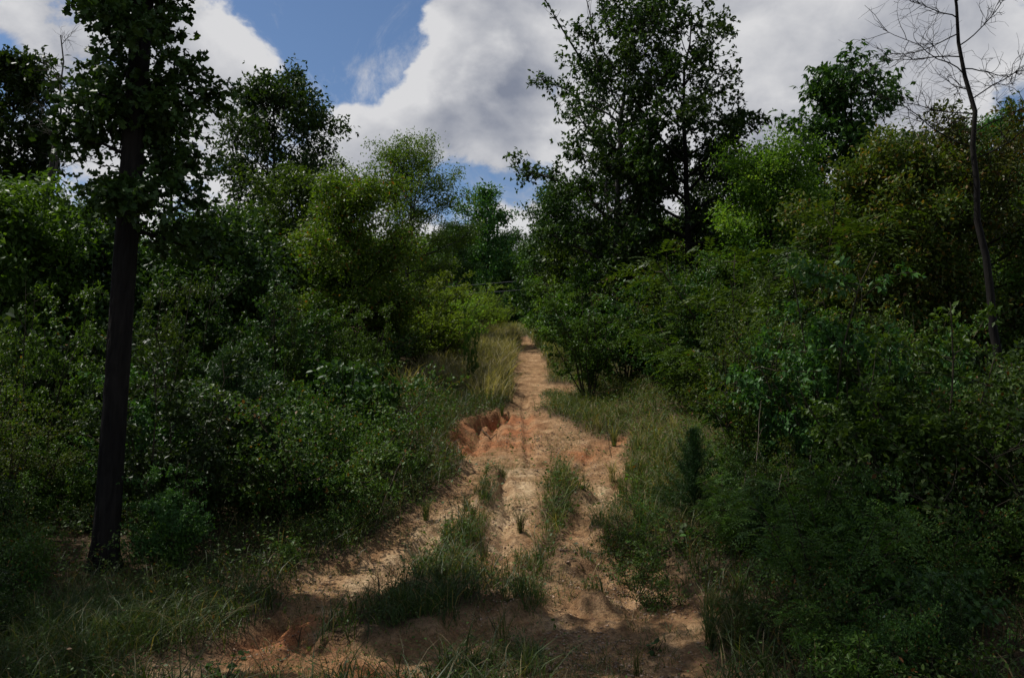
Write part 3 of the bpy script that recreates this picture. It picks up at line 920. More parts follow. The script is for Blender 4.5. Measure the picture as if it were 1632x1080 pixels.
def cedar_proto(key, H, Rr, seed):
    rng = np.random.default_rng(seed)
    T = Tubes(); T.add(np.array([[0, 0, -.05], [.02, 0, H * .5], [0, .02, H]]), [.03, .018, .004], 6)
    P = []; Dd = []
    for k in range(90):
        u = (k + rng.uniform(0, 1)) / 90
        az = k * 2.4
        L = Rr * (1 - u) ** .6 * rng.uniform(.35, 1.3) + .05
        el = R(25 + 40 * u)
        d = np.array([math.cos(az) * math.cos(el), math.sin(az) * math.cos(el), math.sin(el)])
        c = curve([0, 0, .03 + u * H * .95], d, L, 5, rng, .12, .3)
        T.add(c, np.linspace(.007, .002, 6), 3)
        for f in np.linspace(.6, 5, max(5, int(L * 26))):
            P.append([np.interp(f, np.arange(6), c[:, j]) for j in range(3)]); Dd.append(d)
    P = np.array(P); Dd = np.array(Dd)
    n = 16000
    idx = rng.integers(0, len(P), n)
    ax = Dd[idx] * .5 + rng.normal(0, .55, (n, 3)) + np.array([0, 0, .35])
    ln = rng.uniform(.035, .085, n)
    v, f = leaf_arrays(P[idx] + rng.normal(0, .028, (n, 3)), ax, rng.normal(0, 1, (n, 3)), ln, np.full(n, .008), 'diamond')
    SH[key] = (T.mesh('stems', M['stem']), mesh_of('foliage', v, f, M['needle']), H)

shrub_proto('leafy', 1.6, .75, 13, 'mid', 15500, .056, 'diamond', cluster=5, seed=1, sig=.055)
shrub_proto('leafy2', 1.6, .75, 13, 'cool', 15500, .056, 'diamond', cluster=5, seed=2, droop=.5, sig=.055)
shrub_proto('fine', 1.6, .7, 14, 'olive', 15000, .036, 'diamond', cluster=5, seed=3, sig=.055)
shrub_proto('bramble', 1.3, .95, 14, 'weed', 16000, .044, 'diamond', seed=4, cluster=3, spread=1.3, wr=.6)
shrub_proto('sumac', 1.5, .6, 11, 'mid', 15000, .055, seed=5, pin=(.26, .058, 7))
shrub_proto('bright', 1.8, .8, 14, 'lime', 15000, .050, 'diamond', cluster=5, seed=6, sig=.055)
shrub_proto('darkshrub', 1.6, .75, 13, 'dark', 15500, .056, 'diamond', cluster=5, seed=7, sig=.055)
shrub_proto('brownshrub', 1.5, .7, 13, 'brown', 13000, .042, 'diamond', cluster=5, seed=8, sig=.055)
shrub_proto('stemmy', 2.6, .8, 10, 'mid', 15000, .06, 'diamond', cluster=5, seed=9, spread=.5, sig=.055)
shrub_proto('weedy', .55, .34, 9, 'weed', 2000, .036, seed=10, sig=.04, spread=.9)
shrub_proto('weedy2', .7, .25, 6, 'mid', 1300, .055, seed=12, sig=.035, spread=.5, wr=.36)
shrub_proto('bigleaf', 1.5, .6, 8, 'dark', 2600, .11, seed=15, sig=.06, wr=.55, droop=.5)
cedar_proto('cedar', 1.6, .66, 13)

def shrub(key, loc, h, label, group=None, rz=0.0, wide=1.0, name='shrub', cat='shrub'):
    st, fo, H = SH[key]
    s = h / H
    r = empty(name, (loc[0], loc[1], loc[2] - .03), label, cat, group, rz, (s * wide, s * wide, s))
    ob('stems', st, r)
    f = ob('foliage', fo, r); f['kind'] = 'stuff'
    return r

def pshrub(key, px, D, top, label, wide=1.0, rz=0.0, **kw):
    x = (px - PW / 2) / F * D
    p = (x, D, gz(x, D))
    return shrub(key, p, max(.3, top_h(px, top, D) - p[2]), label, None, rz, wide, **kw)

# single shrubs that can be told apart
pshrub('bright', 690, 33, 462, 'bright yellow-green shrub at the left edge of the sunlit grass', 1.2, .4)
pshrub('bright', 745, 40, 448, 'bright yellow-green shrub in the middle of the sunlit clump up the trail', 1.2, 2.0)
pshrub('bright', 782, 44, 462, 'bright yellow-green shrub nearest the dark gap at the trail top', 1.1, 3.7)
pshrub('bright', 668, 27, 436, 'taller light green shrub under the airy feathery tree', 1.1, 5.0)
pshrub('bright', 674, 25, 452, 'bright yellow-green shrub nearest the tan grass on the left', 1.2, 2.6)
pshrub('bright', 714, 27.5, 466, 'low bright yellow-green shrub at the back of the tan grass', 1.2, .9)
pshrub('stemmy', 938, 19, 468, 'large bush on bare stems leaning over the right side of the trail', 1.15, 1.0)
pshrub('leafy', 925, 27, 425, 'light green bush on the right of the trail just behind the leaning one', 1.0, 2.0)
pshrub('bright', 912, 34, 430, 'far green bush by the trail top on the right', .9, 1.2)
pshrub('leafy2', 1000, 21, 470, 'dark green bush right behind the bush on bare stems', 1.2, 4.0)
pshrub('cedar', 370, 9.8, 560, 'dark fine-needled cedar sapling in the thicket right of the big oak', 1.3, .5, name='cedar_sapling', cat='cedar')
pshrub('cedar', 1103, 9.2, 682, 'small dark cedar sapling at the end of the grassy right bank', 1.1, 1.5, name='cedar_sapling', cat='cedar')
pshrub('cedar', 1215, 7.4, 765, 'soft dark feathery cedar among the right hand undergrowth', 1.35, 2.5, name='cedar_sapling', cat='cedar')
pshrub('cedar', 1410, 9.5, 650, 'shaded cedar deep in the right hand thicket', 1.4, 3.5, name='cedar_sapling', cat='cedar')
pshrub('stemmy', 752, 21, 500, 'slender dark sapling standing in the dry grass left of the trail', .30, .3, name='sapling', cat='sapling')
pshrub('sumac', 1200, 11, 655, 'fern-like sumac with rows of narrow leaflets above the right bank', 1.3, .7, name='sumac_shrub')

for px, D, top, lb in [(250, 10.5, 470, 'slender leafy sapling rising from the thicket right of the big oak'), (470, 13, 490, 'slender leafy sapling above the shrubs behind the left cedar'),
                       (60, 10, 480, 'slender leafy sapling near the left edge of the view'), (1180, 12.5, 470, 'slender leafy sapling above the right bank shrubs'),
                       (1310, 10, 540, 'slender leafy sapling in the middle of the right thicket'), (1455, 9, 520, 'slender leafy sapling left of the dead tree foot'), (580, 16, 500, 'slender leafy sapling below the yellow-green tree')]:
    pshrub('stemmy', px, D, top, lb, .62, px * .7, name='sapling', cat='sapling')

def thickets():
    rng = np.random.default_rng(123)
    def fill(n, pick, xr, yr, gap, hfun, label, group, name='shrub', where=None):
        pts = []; tries = 0
        while len(pts) < n and tries < 20000:
            tries += 1
            y = yr[0] + (yr[1] - yr[0]) * rng.uniform() ** 1.25
            a, bnd = xr(y)
            x = rng.uniform(a, bnd)
            px = 816 + x / y * F
            if (abs(px - 370) < 75 and y < 9.8) or (abs(px - 160) < 95 and y < 8.0) or (1535 < px < 1640 and y < 12.2) or (abs(px - 1105) < 60 and y < 9.2) or (abs(px - 1215) < 90 and y < 7.6):
                continue
            if gap < 1.5 and y > 10 and fbm(np.array([x * .55]), np.array([y * .55]), 207, 2)[0] > .64:
                continue
            g = gap * (.55 + .05 * y)
            if all((x - q[0]) ** 2 + (y - q[1]) ** 2 > g * g for q in pts):
                pts.append((x, y))
        for x, y in pts:
            k = pick[rng.integers(0, len(pick))]
            h = hfun(x, y) * rng.uniform(.75, 1.2)
            px = 816 + x / y * F
            if (abs(px - 160) < 110 and y < 8.2) or (1500 < px < 1670 and y < 12.6):
                h *= .42
            if px > 1280 and y > 9:
                h *= .74
            lb = label[k] if isinstance(label, dict) else label
            if callable(where):
                lb = lb + ' ' + where(x, y)
            shrub(k, (x, y, gz(x, y)), h, lb, group, rng.uniform(0, 6.28), rng.uniform(.75, 1.1), name)
    def zone(x, y):
        px = 816 + x / y * F
        near = 'near' if y < 9.5 else ('mid' if y < 14 else 'deep')
        if px < 816:
            if px < 130: a = 'left of the big oak'
            elif px < 260: a = 'around the big oak trunk' if y < 10 else 'directly behind the big oak'
            elif px < 440: a = 'around the left cedar sapling' if y < 12 else 'behind the left cedar sapling'
            elif px < 590: a = 'between the left cedar and the sandy rut'
            else: a = 'along the left side of the trail'
        else:
            if px < 1010: a = 'below the bush on bare stems'
            elif px < 1170: a = 'behind the small right hand cedar'
            elif px < 1330: a = 'around the feathery right hand cedar'
            elif px < 1500: a = 'below the brownish spreading tree'
            else: a = 'at the foot of the bare dead tree'
        b = {'near': 'near front', 'mid': 'midway back', 'deep': 'deep inside'}[near]
        return a + ', ' + b
    def wzone(x, y):
        px = 816 + x / y * F
        if px < 816:
            a = 'below the big oak' if px < 250 else ('beside the gravelly dirt' if px < 480 else ('beside the sandy left rut' if px < 640 else 'below the red gully'))
        else:
            a = 'beside the right track' if px < 1040 else ('by the lush broad-leaved plant' if px < 1130 and y > 5.5 else ('under the right hand cedars' if px < 1300 else ('around the white curled leaf' if px < 1480 else 'at the lower right edge')))
        return a + (', front row' if y < 5.6 else (', second row' if y < 7 else (', third row' if y < 9 else ', rearmost row')))
    L = lambda kind, side: kind
    kinds = {'leafy': 'leafy mid green shrub', 'leafy2': 'blue-green leafy shrub', 'fine': 'fine-leaved olive shrub', 'bramble': 'arching bramble bush', 'sumac': 'sumac shrub with leaflet rows',
             'darkshrub': 'dark glossy shrub', 'bigleaf': 'large-leaved dark shrub', 'brownshrub': 'brownish small-leaved shrub'}
    # left of the trail
    fill(105, ['leafy', 'leafy2', 'fine', 'bramble', 'bramble', 'darkshrub', 'leafy2', 'leafy', 'darkshrub', 'bigleaf'], lambda y: (-.72 * y - .5, trail_x(y) - np.interp(y, [6, 10, 13, 16, 20, 24], [3.3, 2.5, 2.5, 3.2, 3.9, 4.4])), (6.4, 24), 1.05,
         lambda x, y: np.interp(y, [7, 9, 12, 24], [1.15, 1.6, 1.9, 2.0]) * np.interp(trail_x(y) - x, [2.2, 3.4, 5], [.5, .85, 1.05]) * rng.choice([.7, .9, 1.0, 1.15]), {k: L(v, 'left of the trail') for k, v in kinds.items()}, 'shrubs of the left thicket', where=zone)
    # right of the trail
    fill(115, ['leafy', 'leafy2', 'fine', 'bramble', 'darkshrub', 'sumac', 'brownshrub', 'leafy2', 'leafy', 'darkshrub', 'bigleaf'], lambda y: (trail_x(y) + np.interp(y, [4, 8, 11, 14, 20, 26], [2.6, 2.7, 3.2, 3.5, 3.2, 2.4]), .72 * y + .8), (4.6, 24), 1.0,
         lambda x, y: np.interp(y, [4, 6, 8.5, 11, 24], [.65, 1.25, 1.95, 2.3, 2.5]) * np.interp(x - trail_x(y), [2.2, 3.4, 5], [.5, .85, 1.1]) * rng.choice([.65, .9, 1.0, 1.3]), {k: L(v, 'right of the trail') for k, v in kinds.items()}, 'shrubs of the right thicket', where=zone)
    # low leafy undergrowth in front of both thickets
    fill(46, ['leafy', 'darkshrub', 'bramble', 'bigleaf', 'leafy2'], lambda y: (-.70 * y - .3, trail_x(y) - np.interp(y, [5, 7, 9.5], [3.0, 3.1, 2.5])), (5.0, 9.5), .62,
         lambda x, y: np.interp(y, [5, 7, 9.5], [.38, .62, .85]), {k: 'low ' + v for k, v in kinds.items()}, 'low shrubs in front of the left thicket', where=zone)
    fill(56, ['leafy', 'darkshrub', 'bramble', 'bigleaf', 'leafy2', 'sumac'], lambda y: (trail_x(y) + np.interp(y, [4, 8, 11], [2.2, 2.5, 3.2]), .70 * y + .6), (4.3, 10), .58,
         lambda x, y: np.interp(y, [4, 6, 10], [.42, .62, .85]), {k: 'low ' + v for k, v in kinds.items()}, 'low shrubs in front of the right thicket', where=zone)
    # further up on both sides
    fill(34, ['bright', 'leafy', 'fine', 'leafy2'], lambda y: (-.45 * y, trail_x(y) - 4.0), (24, 50), 2.2, lambda x, y: 2.6, 'tall shrub further up the slope left of the trail', 'shrubs up the slope on the left')
    fill(26, ['leafy', 'leafy2', 'bright', 'brownshrub'], lambda y: (trail_x(y) + 1.6, .5 * y), (24, 50), 2.2, lambda x, y: 2.8, 'tall shrub further up the slope right of the trail', 'shrubs up the slope on the right')
    fill(16, ['leafy', 'bright', 'darkshrub'], lambda y: (-3.5, 6), (54, 64), 1.4, lambda x, y: 2.4, 'distant shrub closing off the trail at the top of the rise', 'shrubs at the top of the rise')
    # low weeds on the verges
    lw = {'weedy': 'low leafy weed', 'weedy2': 'upright narrow-leaved weed'}
    fill(70, ['weedy', 'weedy', 'weedy2'], lambda y: (max(-.66 * y, -5.5), trail_x(y) - 1.25 - .17 * max(0, 12 - y)), (5.2, 13), .32, lambda x, y: .42, lw, 'low weeds on the left verge', 'weed', where=wzone)
    fill(90, ['weedy', 'weedy', 'weedy2'], lambda y: (trail_x(y) + np.interp(y, [4, 8, 13], [1.7, 1.25, 1.6]), min(.66 * y, 6)), (4.2, 12), .32, lambda x, y: .42, lw, 'low weeds on the right verge', 'weed', where=wzone)
thickets()

# ------------------------------------------------------------------ grass and ground cover
def blades(rng, x, y, h, w, lean=.35, mat='grass', name='grass', z=None):
    n = len(x)
    if z is None:
        z = ground_z(x, y)
    b = np.stack([x, y, z - .01], -1)
    az = rng.uniform(0, 6.283, n); ln = np.abs(rng.normal(0, lean, n)) + .05
    d = np.stack([np.cos(az) * ln, np.sin(az) * ln, np.ones(n)], -1)
    fa = rng.uniform(0, 3.1416, n)
    s = np.stack([np.cos(fa), np.sin(fa), np.zeros(n)], -1)
    h = h[:, None]; w = w[:, None]
    m1 = b + d * h * .45
    d2 = d.copy(); d2[:, :2] *= 2.2; d2[:, 2] *= .8
    m2 = m1 + d2 * h * .33
    d3 = d.copy(); d3[:, :2] *= 3.8; d3[:, 2] *= .45
    tip = m2 + d3 * h * .25
    v = np.stack([b - s * w * .5, b + s * w * .5, m1 - s * w * .45, m1 + s * w * .45, m2 - s * w * .3, m2 + s * w * .3, tip], 1).reshape(-1, 3)
    t = np.array([[0, 1, 3], [0, 3, 2], [2, 3, 5], [2, 5, 4], [4, 5, 6]])
    f = (t[None] + (np.arange(n) * 7)[:, None, None]).reshape(-1, 3)
    return mesh_of(name, v, f, M[mat])

def stuff(name, me):
    o = ob(name, me); o['kind'] = 'stuff'; return o

def grasses():
    rng = np.random.default_rng(9)
    # green grass on the ridges between the wheel tracks
    x = rng.uniform(-3.6, 3.4, 260000); y = 4.3 + 20 * rng.uniform(0, 1, 260000) ** 1.5
    k = (ridge_of(x, y) > rng.uniform(.25, .9, len(x))) & (fbm(x * 3.5, y * 3.5, 12, 3) > .50)
    x, y = x[k][:11000], y[k][:11000]
    hh = rng.uniform(.04, .24, len(x)) * (.2 + 1.5 * fbm(x * 2.4, y * 2.4, 14, 3))
    stuff('grass', blades(rng, x, y, hh, rng.uniform(.004, .008, len(x)), .45, 'grass'))
    # sparse sprigs over the bare dirt
    x = rng.uniform(-3.2, 3.0, 60000); y = 4.3 + 12 * rng.uniform(0, 1, 60000) ** 1.4
    k = (fbm(x * 1.9, y * 1.9, 15, 3) > .52) & (dirt_of(x, y) > .2)
    x, y = x[k][:9000], y[k][:9000]
    stuff('grass', blades(rng, x, y, rng.uniform(.03, .11, len(x)), rng.uniform(.003, .006, len(x)), .6, 'bank'))
    # verges and banks
    x = rng.uniform(-9, 9, 420000); y = 3.6 + 24 * rng.uniform(0, 1, 420000) ** 1.35
    dx = x - trail_x(y)
    p = (1 - dirt_of(x, y)) * np.exp(-np.clip(np.abs(dx) - 2.2, 0, 9) * .55) * (.3 + .9 * fbm(x * .9, y * .9, 16, 3))
    k = (p * (1 - many(x, y, [GULLY], .6)) > rng.uniform(.2, 1.0, len(x))) & (np.abs(x) < .75 * y + .4)
    x, y = x[k][:42000], y[k][:42000]
    right = x > trail_x(y)
    hh = rng.uniform(.12, .42, len(x)) * (.55 + .9 * fbm(x * 1.2, y * 1.2, 18, 3)) * np.where(y < 8, .8, 1.15)
    a = right & (y > 8.2)
    stuff('grass', blades(rng, x[a], y[a], hh[a], rng.uniform(.005, .009, a.sum()), .4, 'bank'))
    stuff('grass', blades(rng, x[~a], y[~a], hh[~a], rng.uniform(.005, .010, (~a).sum()), .42, 'grass'))
    # tall tan grass up the left side of the trail
    n = 30000
    x = rng.uniform(-3.4, 1.0, n); y = rng.uniform(18.5, 42, n)
    dx = x - trail_x(y)
    k = (dx < -.25) & (dx > -3.0 - rng.uniform(0, .5, n)) & (dirt_of(x, y) < .5) & (fbm(x * 1.6, y * 1.1, 43, 3) > .42)
    x, y = x[k][:14000], y[k][:14000]
    stuff('grass', blades(rng, x, y, rng.uniform(.3, .95, len(x)) * (.35 + 1.25 * fbm(x * 2.2, y * 1.3, 41, 3)), rng.uniform(.008, .018, len(x)), .3, 'dry'))
    # yellow-green grass across the top of the trail
    n = 26000
    x = rng.uniform(-3.0, 4.0, n); y = rng.uniform(26, 62, n)
    k = (dirt_of(x, y) < .45) & (np.abs(x - trail_x(y)) < 2.6)
    x, y = x[k][:13000], y[k][:13000]
    stuff('grass', blades(rng, x, y, rng.uniform(.3, .7, len(x)), rng.uniform(.010, .02, len(x)), .4, 'bank'))
    # foreground left clump of yellowish grass
    n = 6500
    c = gat(110, 1030)
    x = c[0] + rng.normal(0, .5, n); y = c[1] + rng.normal(0, .55, n)
    k = (y > 3.4) & (dirt_of(x, y) < .6)
    x, y = x[k], y[k]
    stuff('grass', blades(rng, x, y, rng.uniform(.10, .36, len(x)), rng.uniform(.003, .006, len(x)), .4, 'grass'))
grasses()

def ground_cover():
    rng = np.random.default_rng(19)
    # small leaved weeds: mats on the ridges, thicker under the thickets
    n = 320000
    x = rng.uniform(-12, 12, n); y = 3.8 + 18 * rng.uniform(0, 1, n) ** 1.3
    dx = np.abs(x - trail_x(y))
    d = dirt_of(x, y); r = ridge_of(x, y)
    p = np.maximum(r * .55 * sstep(.38, .6, fbm(x * 2.2, y * 2.2, 23, 3)) + .30 * d * sstep(.55, .68, fbm(x * 2.7, y * 2.7, 27, 3)), (1 - d) * np.exp(-np.clip(dx - 3.5, 0, 9) * .3))
    k = (p > rng.uniform(.1, 1.0, n)) & (np.abs(x) < .75 * y + .5)
    x, y = x[k][:90000], y[k][:90000]
    m = len(x)
    z = ground_z(x, y) + np.abs(rng.normal(0, .07, m)) * (1 + .9 * (dirt_of(x, y) < .3)) + .012
    ax = rng.normal(0, 1, (m, 3)); ax[:, 2] = ax[:, 2] * .35 + .1
    nr = rng.normal(0, .45, (m, 3)); nr[:, 2] += 1
    ln = rng.uniform(.014, .042, m) * np.clip(y / 6, .8, 1.8)
    v, f = leaf_arrays(np.stack([x, y, z], -1), ax, nr, ln, ln * .55, 'diamond')
    stuff('weeds', mesh_of('weeds', v, f, M['weed']))
    # dead leaves and chaff
    n = 60000
    x = rng.uniform(-5, 5, n); y = 3.8 + 14 * rng.uniform(0, 1, n) ** 1.4
    k = fbm(x * 1.3, y * 1.3, 29, 3) > rng.uniform(.3, .75, n)
    x, y = x[k][:18000], y[k][:18000]; m = len(x)
    ax = rng.normal(0, 1, (m, 3)); ax[:, 2] *= .2
    nr = rng.normal(0, .3, (m, 3)); nr[:, 2] += 1
    ln = rng.uniform(.012, .05, m)
    v, f = leaf_arrays(np.stack([x, y, ground_z(x, y) + .008], -1), ax, nr, ln, ln * rng.uniform(.15, .6, m), 'diamond')
    stuff('leaf_litter', mesh_of('leaf_litter', v, f, M['litter']))
    # gravel on the bare dirt
    n = 90000
    x = rng.uniform(-3.4, 3.2, n); y = 4.2 + 15 * rng.uniform(0, 1, n) ** 1.5
    k = (dirt_of(x, y) * (.12 + .9 * sstep(.42, .66, fbm(x * 1.7, y * 1.7, 33, 3))) + .6 * stroke_mask(x, y, RUT, .6)) > rng.uniform(.1, 1, n)
    x, y = x[k][:15000], y[k][:15000]; m = len(x)
    ico = np.array([[0, 0, 1], [.9, 0, .25], [.28, .85, .3], [-.72, .53, .2], [-.72, -.53, .3], [.28, -.85, .2], [0, 0, -.6]])
    tt = np.array([[0, 1, 2], [0, 2, 3], [0, 3, 4], [0, 4, 5], [0, 5, 1], [6, 2, 1], [6, 3, 2], [6, 4, 3], [6, 5, 4], [6, 1, 5]])
    s = rng.uniform(.003, .010, m) * np.where(rng.uniform(0, 1, m) < .08, 2.2, 1)
    jit = ico[None] * rng.uniform(.65, 1.3, (m, 7, 3)) * s[:, None, None] * np.array([1.2, 1, .7])
    a = rng.uniform(0, 6.28, m); ca, sa = np.cos(a)[:, None], np.sin(a)[:, None]
    jx = jit[:, :, 0] * ca - jit[:, :, 1] * sa; jy = jit[:, :, 0] * sa + jit[:, :, 1] * ca
    v = np.stack([jx + x[:, None], jy + y[:, None], jit[:, :, 2] + (ground_z(x, y) + s * .25)[:, None]], -1).reshape(-1, 3)
    f = (tt[None] + (np.arange(m) * 7)[:, None, None]).reshape(-1, 3)
    stuff('gravel', mesh_of('gravel', v, f, M['gravel']))
ground_cover()

# ------------------------------------------------------------------ single grass tufts and plants
TUFT = []
for sd_, nb, mt in ((1, 70, 'grass'), (2, 46, 'grass'), (3, 80, 'bank'), (4, 26, 'bank'), (5, 60, 'dry')):
    rg = np.random.default_rng(sd_)
    xx = rg.normal(0, .045, nb); yy = rg.normal(0, .045, nb)
    TUFT.append(blades(rg, xx, yy, rg.uniform(.5, 1.0, nb), rg.uniform(.009, .016, nb), .16, mt, 'grass_tuft', z=np.zeros(nb)))

def tuft(k, px, py, h, label, group=None, wide=1.0):
    p = gat(px, py)
    o = ob('grass_tuft', TUFT[k], None, p)
    o.scale = (h * wide, h * wide, h); o.rotation_euler = (0, 0, px * .37)
    tag(o, label, 'grass tuft', group)
tuft(0, 830, 838, .40, 'tall green grass tuft alone in the middle of the bare track')
tuft(0, 679, 820, .45, 'tall green grass tuft at the shrub edge left of the sandy rut')
tuft(1, 770, 880, .36, 'dark grass tuft at the right end of the centre ridge')
tuft(2, 885, 825, .30, 'green grass tuft under the small leafy plant on the right track')
tuft(3, 800, 1040, .42, 'sparse upright grass stems rising from the dark weed patch at the bottom')
tuft(3, 1016, 1050, .26, 'small thin grass tuft on the gravelly dirt right of the bottom patch')
tuft(2, 968, 850, .34, 'olive grass tuft at the right edge of the dirt above the pale stick')
tuft(4, 955, 690, .5, 'dry grass tuft above the orange clay slope on the right bank')
tuft(0, 800, 655, .45, 'green grass tuft overhanging the red gully')
tuft(2, 770, 640, .5, 'yellow-green grass tuft at the top of the red gully')
tuft(1, 930, 755, .26, 'short grass tuft at the upper end of the right track')
tuft(3, 1130, 985, .5, 'thin olive grass tuft at the dark right border of the dirt')
rg = np.random.default_rng(44)
for k in range(26):
    px = rg.uniform(960, 1075); py = rg.uniform(660, 800)
    tuft(int(rg.choice([2, 2, 3, 4])), px + (py - 660) * .1, py, rg.uniform(.35, .6), 'olive grass tuft on the grassy bank right of the trail', 'grass tufts on the right bank')
for k in range(22):
    px = rg.uniform(700, 815); py = rg.uniform(545, 640)
    tuft(int(rg.choice([4, 4, 2, 0])), px, py, rg.uniform(.5, .9), 'pale tall grass tuft on the sunlit slope left of the trail', 'grass tufts on the left slope')
for k in range(24):
    t_ = rg.uniform(0, 1); px = 640 + 150 * t_ + rg.normal(0, 26 - 16 * t_); py = 985 - 240 * t_ + rg.normal(0, 10)
    tuft(int(rg.choice([0, 1, 2, 1])), px, py, rg.uniform(.18, .34), 'dark green grass tuft on the ridge between the wheel tracks', 'grass tufts on the centre ridge', 1.2)
for k in range(16):
    px = rg.uniform(10, 260); py = rg.uniform(985, 1075)
    tuft(int(rg.choice([0, 2, 1])), px, py, rg.uniform(.2, .36), 'yellowish grass tuft in the bottom left corner', 'grass tufts in the bottom left corner')
for k in range(14):
    px = rg.uniform(1110, 1200); py = rg.uniform(930, 1070)
    tuft(int(rg.choice([0, 1, 2])), px, py, rg.uniform(.22, .4), 'olive grass tuft along the dark right border of the dirt', 'grass tufts along the right border')

# broad leaved plants: every leaf a part
def leaf_mesh(name, mat):
    u = np.array([0, .18, .42, .70, 1.0]); w = np.array([.02, .30, .42, .30, 0.0])
    v = []; t = []
    for a, q in zip(u, w):
        v += [(a, -q, .10 * q - .25 * a * a), (a, 0, -.25 * a * a), (a, q, .10 * q - .25 * a * a)]
    for i in range(4):
        o = i * 3
        t += [(o, o + 3, o + 4), (o, o + 4, o + 1), (o + 1, o + 4, o + 5), (o + 1, o + 5, o + 2)]
    return mesh_of(name, np.array(v), np.array(t), M[mat], True)
BROAD = {k: leaf_mesh('leaf', k) for k in ('weed', 'light', 'dark')}

def broad_plant(px, py, label, n, h, rad, ls, mat, seed):
    rng = np.random.default_rng(seed)
    root = empty('broadleaf_plant', gat(px, py), label, 'plant')
    T = Tubes(); tips = []
    for k in range(max(3, n // 6)):
        az = k * 2.4 + rng.uniform(-.4, .4)
        c = curve([0, 0, -.03], [math.cos(az) * rad / h, math.sin(az) * rad / h, 1], h * rng.uniform(.6, 1.1), 6, rng, .1, 0)
        T.add(c, np.linspace(.006, .002, 7), 4)
        tips.append(c)
    ob('stem', T.mesh('stem', M['stem']), root)
    for k in range(n):
        c = tips[k % len(tips)]
        p = c[rng.integers(1, 7)] + rng.normal(0, .02, 3)
        o = ob('leaf', BROAD[mat], root, p)
        s = ls * rng.uniform(.45, .95)
        o.scale = (s, s, s); o.rotation_euler = (rng.normal(0, .35), rng.normal(.05, .35), rng.uniform(0, 6.28))
broad_plant(1035, 885, 'lush broad-leaved plant at the right edge of the dirt beside the pale stick', 60, .42, .30, .10, 'weed', 1)
broad_plant(1085, 875, 'broad-leaved plant just below the small dark cedar on the right', 44, .40, .24, .10, 'weed', 2)
broad_plant(890, 770, 'compact dark leafy plant on the right wheel track', 34, .24, .18, .07, 'weed', 3)
broad_plant(930, 783, 'low leafy plant spreading beside the compact dark one', 30, .18, .22, .06, 'weed', 4)
broad_plant(1043, 1018, 'small dark plant alone on the gravelly dirt at lower right', 26, .13, .10, .055, 'dark', 5)
broad_plant(1015, 780, 'yellow-green leafy plant in the grass of the right bank', 40, .36, .22, .08, 'light', 6)
broad_plant(355, 1060, 'leafy green plant at the bottom edge left of the eroded clay', 40, .22, .20, .075, 'weed', 7)
broad_plant(470, 880, 'pale-leaved plant at the left edge of the gravelly dirt', 34, .30, .22, .08, 'weed', 8)
broad_plant(905, 815, 'bright leafy sprig in grass at centre of the right track', 24, .18, .12, .06, 'light', 9)
broad_plant(750, 1000, 'tiny leafy weed on the pale dirt right of the dark weed mat', 20, .12, .12, .05, 'weed', 10)

# ------------------------------------------------------------------ sticks, roots, dead stems, wires
def stick(name, pts, r, mat, label, cat, ground=True, seed=0):
    rng = np.random.default_rng(seed)
    P = []
    for px, py, up in pts:
        q = gat(px, py); q[2] += up; P.append(q)
    P = np.array(P)
    t = np.linspace(0, len(P) - 1, len(P) * 3)
    Q = np.stack([np.interp(t, np.arange(len(P)), P[:, j]) for j in range(3)], -1) + rng.normal(0, r * .6, (len(t), 3))
    o = ob(name, Tubes().add(Q, r * np.linspace(1, .45, len(t)), 6).mesh(name, M[mat]))
    tag(o, label, cat)
stick('stick', [(935, 868, .012), (975, 870, .014), (1012, 862, .012)], .009, 'pale', 'pale dry stick lying on the dirt left of the broad-leaved plant', 'stick')
stick('root', [(738, 650, .06), (752, 645, .09), (768, 648, .06), (784, 654, .02)], .022, 'pale', 'pale root poking from the upper lip of the red gully', 'root')
stick('root', [(768, 668, .06), (784, 680, .12), (800, 664, .08)], .016, 'root', 'dark exposed root crossing the shaded red gully', 'root')
stick('stick', [(1180, 895, .02), (1215, 870, .25), (1245, 850, .5)], .006, 'dead', 'thin grey stick leaning in the dark right undergrowth', 'stick')

def standing(px, py, h, lean, label, seed, twigs=3, group=None, mat='stem'):
    rng = np.random.default_rng(seed)
    root = empty('dead_weed', gat(px, py), label, 'dead weed', group)
    c = curve([0, 0, -.03], [lean, 0, 1], h, 7, rng, .07, 0)
    ob('stem', Tubes().add(c, np.linspace(.007, .003, 8), 5).mesh('stem', M[mat]), root)
    for k in range(twigs):
        p = c[rng.integers(3, 7)]
        ob('twig', Tubes().add(curve(p, [rng.uniform(-1, 1), rng.uniform(-1, 1), .7], h * .25, 4, rng, .2, 0), np.linspace(.004, .002, 5), 4).mesh('twig', M['stem']), root)
standing(604, 985, .34, .02, 'dark dead weed stem standing on the sandy rut by the weed mat', 1)
standing(765, 890, .36, .18, 'dark dead stem leaning right beside the bare central track', 2, 1)
standing(475, 1000, .22, .05, 'short dead twig standing on the left clay rill', 3, 1)
standing(545, 985, .16, -.05, 'tiny dead twig standing near the left end of the weed mat', 4, 1)
standing(800, 1010, .26, -.3, 'dead grass-like stem leaning left behind the bottom weed patch', 5, 2)
standing(975, 720, .8, -.2, 'long pale stem leaning left on the grassy right bank', 6, 0)
standing(1290, 780, 1.2, -.25, 'tall thin bare stem arching in the right thicket', 7, 2)

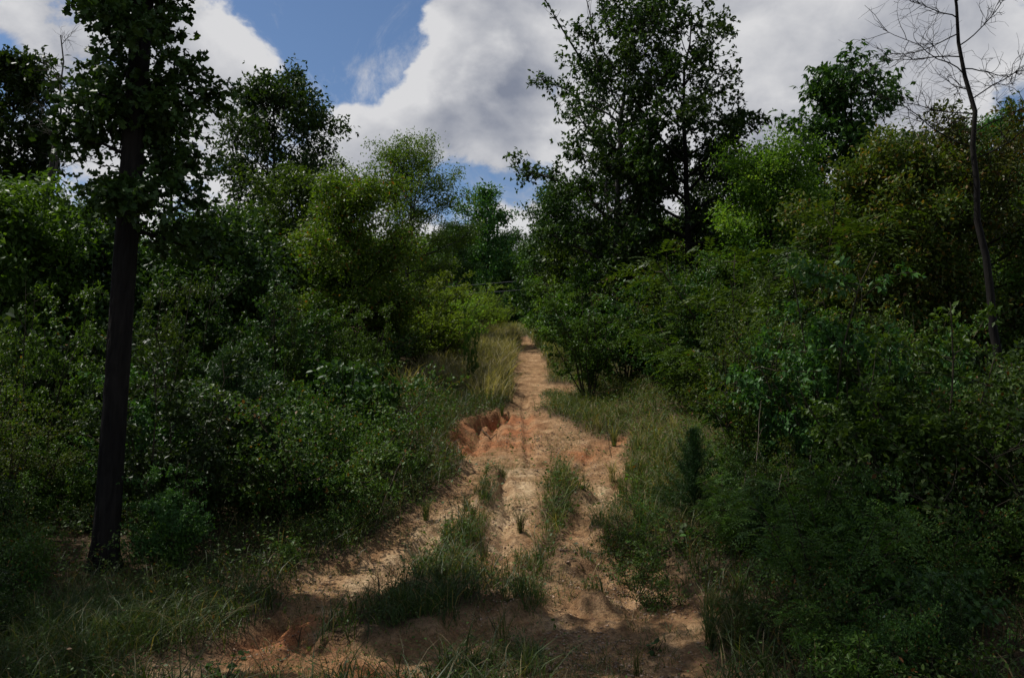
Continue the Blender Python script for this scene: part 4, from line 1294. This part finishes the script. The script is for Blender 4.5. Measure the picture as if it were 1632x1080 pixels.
rg = np.random.default_rng(70)
for k in range(14):
    standing(rg.uniform(1120, 1560), rg.uniform(720, 930), rg.uniform(.7, 1.5), rg.uniform(-.6, .6), 'thin bare grey stem arching through the right thicket', 100 + k, 2, 'bare stems in the right thicket', 'pale')
for k in range(8):
    standing(rg.uniform(250, 640), rg.uniform(680, 840), rg.uniform(.6, 1.2), rg.uniform(-.5, .5), 'thin bare grey stem arching through the left thicket', 130 + k, 2, 'bare stems in the left thicket', 'pale')

def curled():
    p = gat(1420, 1075)
    root = empty('dry_leaf_stalk', p, 'bleached white curled leaf hanging from a thin bent stalk at lower right', 'dry leaf')
    h = top_h(1412, 985, p[1]) - p[2]
    rng = np.random.default_rng(2)
    st = np.array([[.05, .05, 0], [.045, .03, h * .5], [.02, 0, h * .95], [0, 0, h]])
    ob('stalk', Tubes().add(st, [.003, .003, .0025, .002], 5).mesh('stalk', M['stem']), root)
    v = []; f = []
    for i, a in enumerate(np.linspace(0, 1, 9)):
        cx = -.04 + .06 * a + .0 * a; cz = h + .012 * math.sin(a * 3.0) - .16 * max(0, a - .45) ** 1.1
        w = .012 * math.sin(math.pi * min(1, a * .95 + .04)) + .002
        v += [(cx, -w, cz + w * .8), (cx + .004, 0, cz), (cx, w, cz + w * .8)]
        if i:
            o = (i - 1) * 3
            f += [(o, o + 3, o + 4, o + 1), (o + 1, o + 4, o + 5, o + 2)]
    ob('leaf', mesh_of('leaf', np.array(v), np.array(f), M['white'], True), root)
curled()

def wire(py0, py1, label):
    D = 48
    a = CAM + ray(700, py0 + .15 * 70) * (D / ray(700, py0)[1]); c = CAM + ray(900, py1) * (D / ray(900, py1)[1])
    d = (c - a) / 200
    P = np.array([a + d * (k * 20 - 500) + np.array([0, 0, -.4 + .4 * ((k - 30) / 30) ** 2]) for k in range(61)])
    o = ob('overhead_wire', Tubes().add(P, .016, 4).mesh('overhead_wire', M['wire']))
    tag(o, label, 'wire', None)
wire(438, 432, 'upper of two thin overhead wires crossing the gap above the trail')
wire(451, 447, 'lower of two thin overhead wires crossing the gap above the trail')
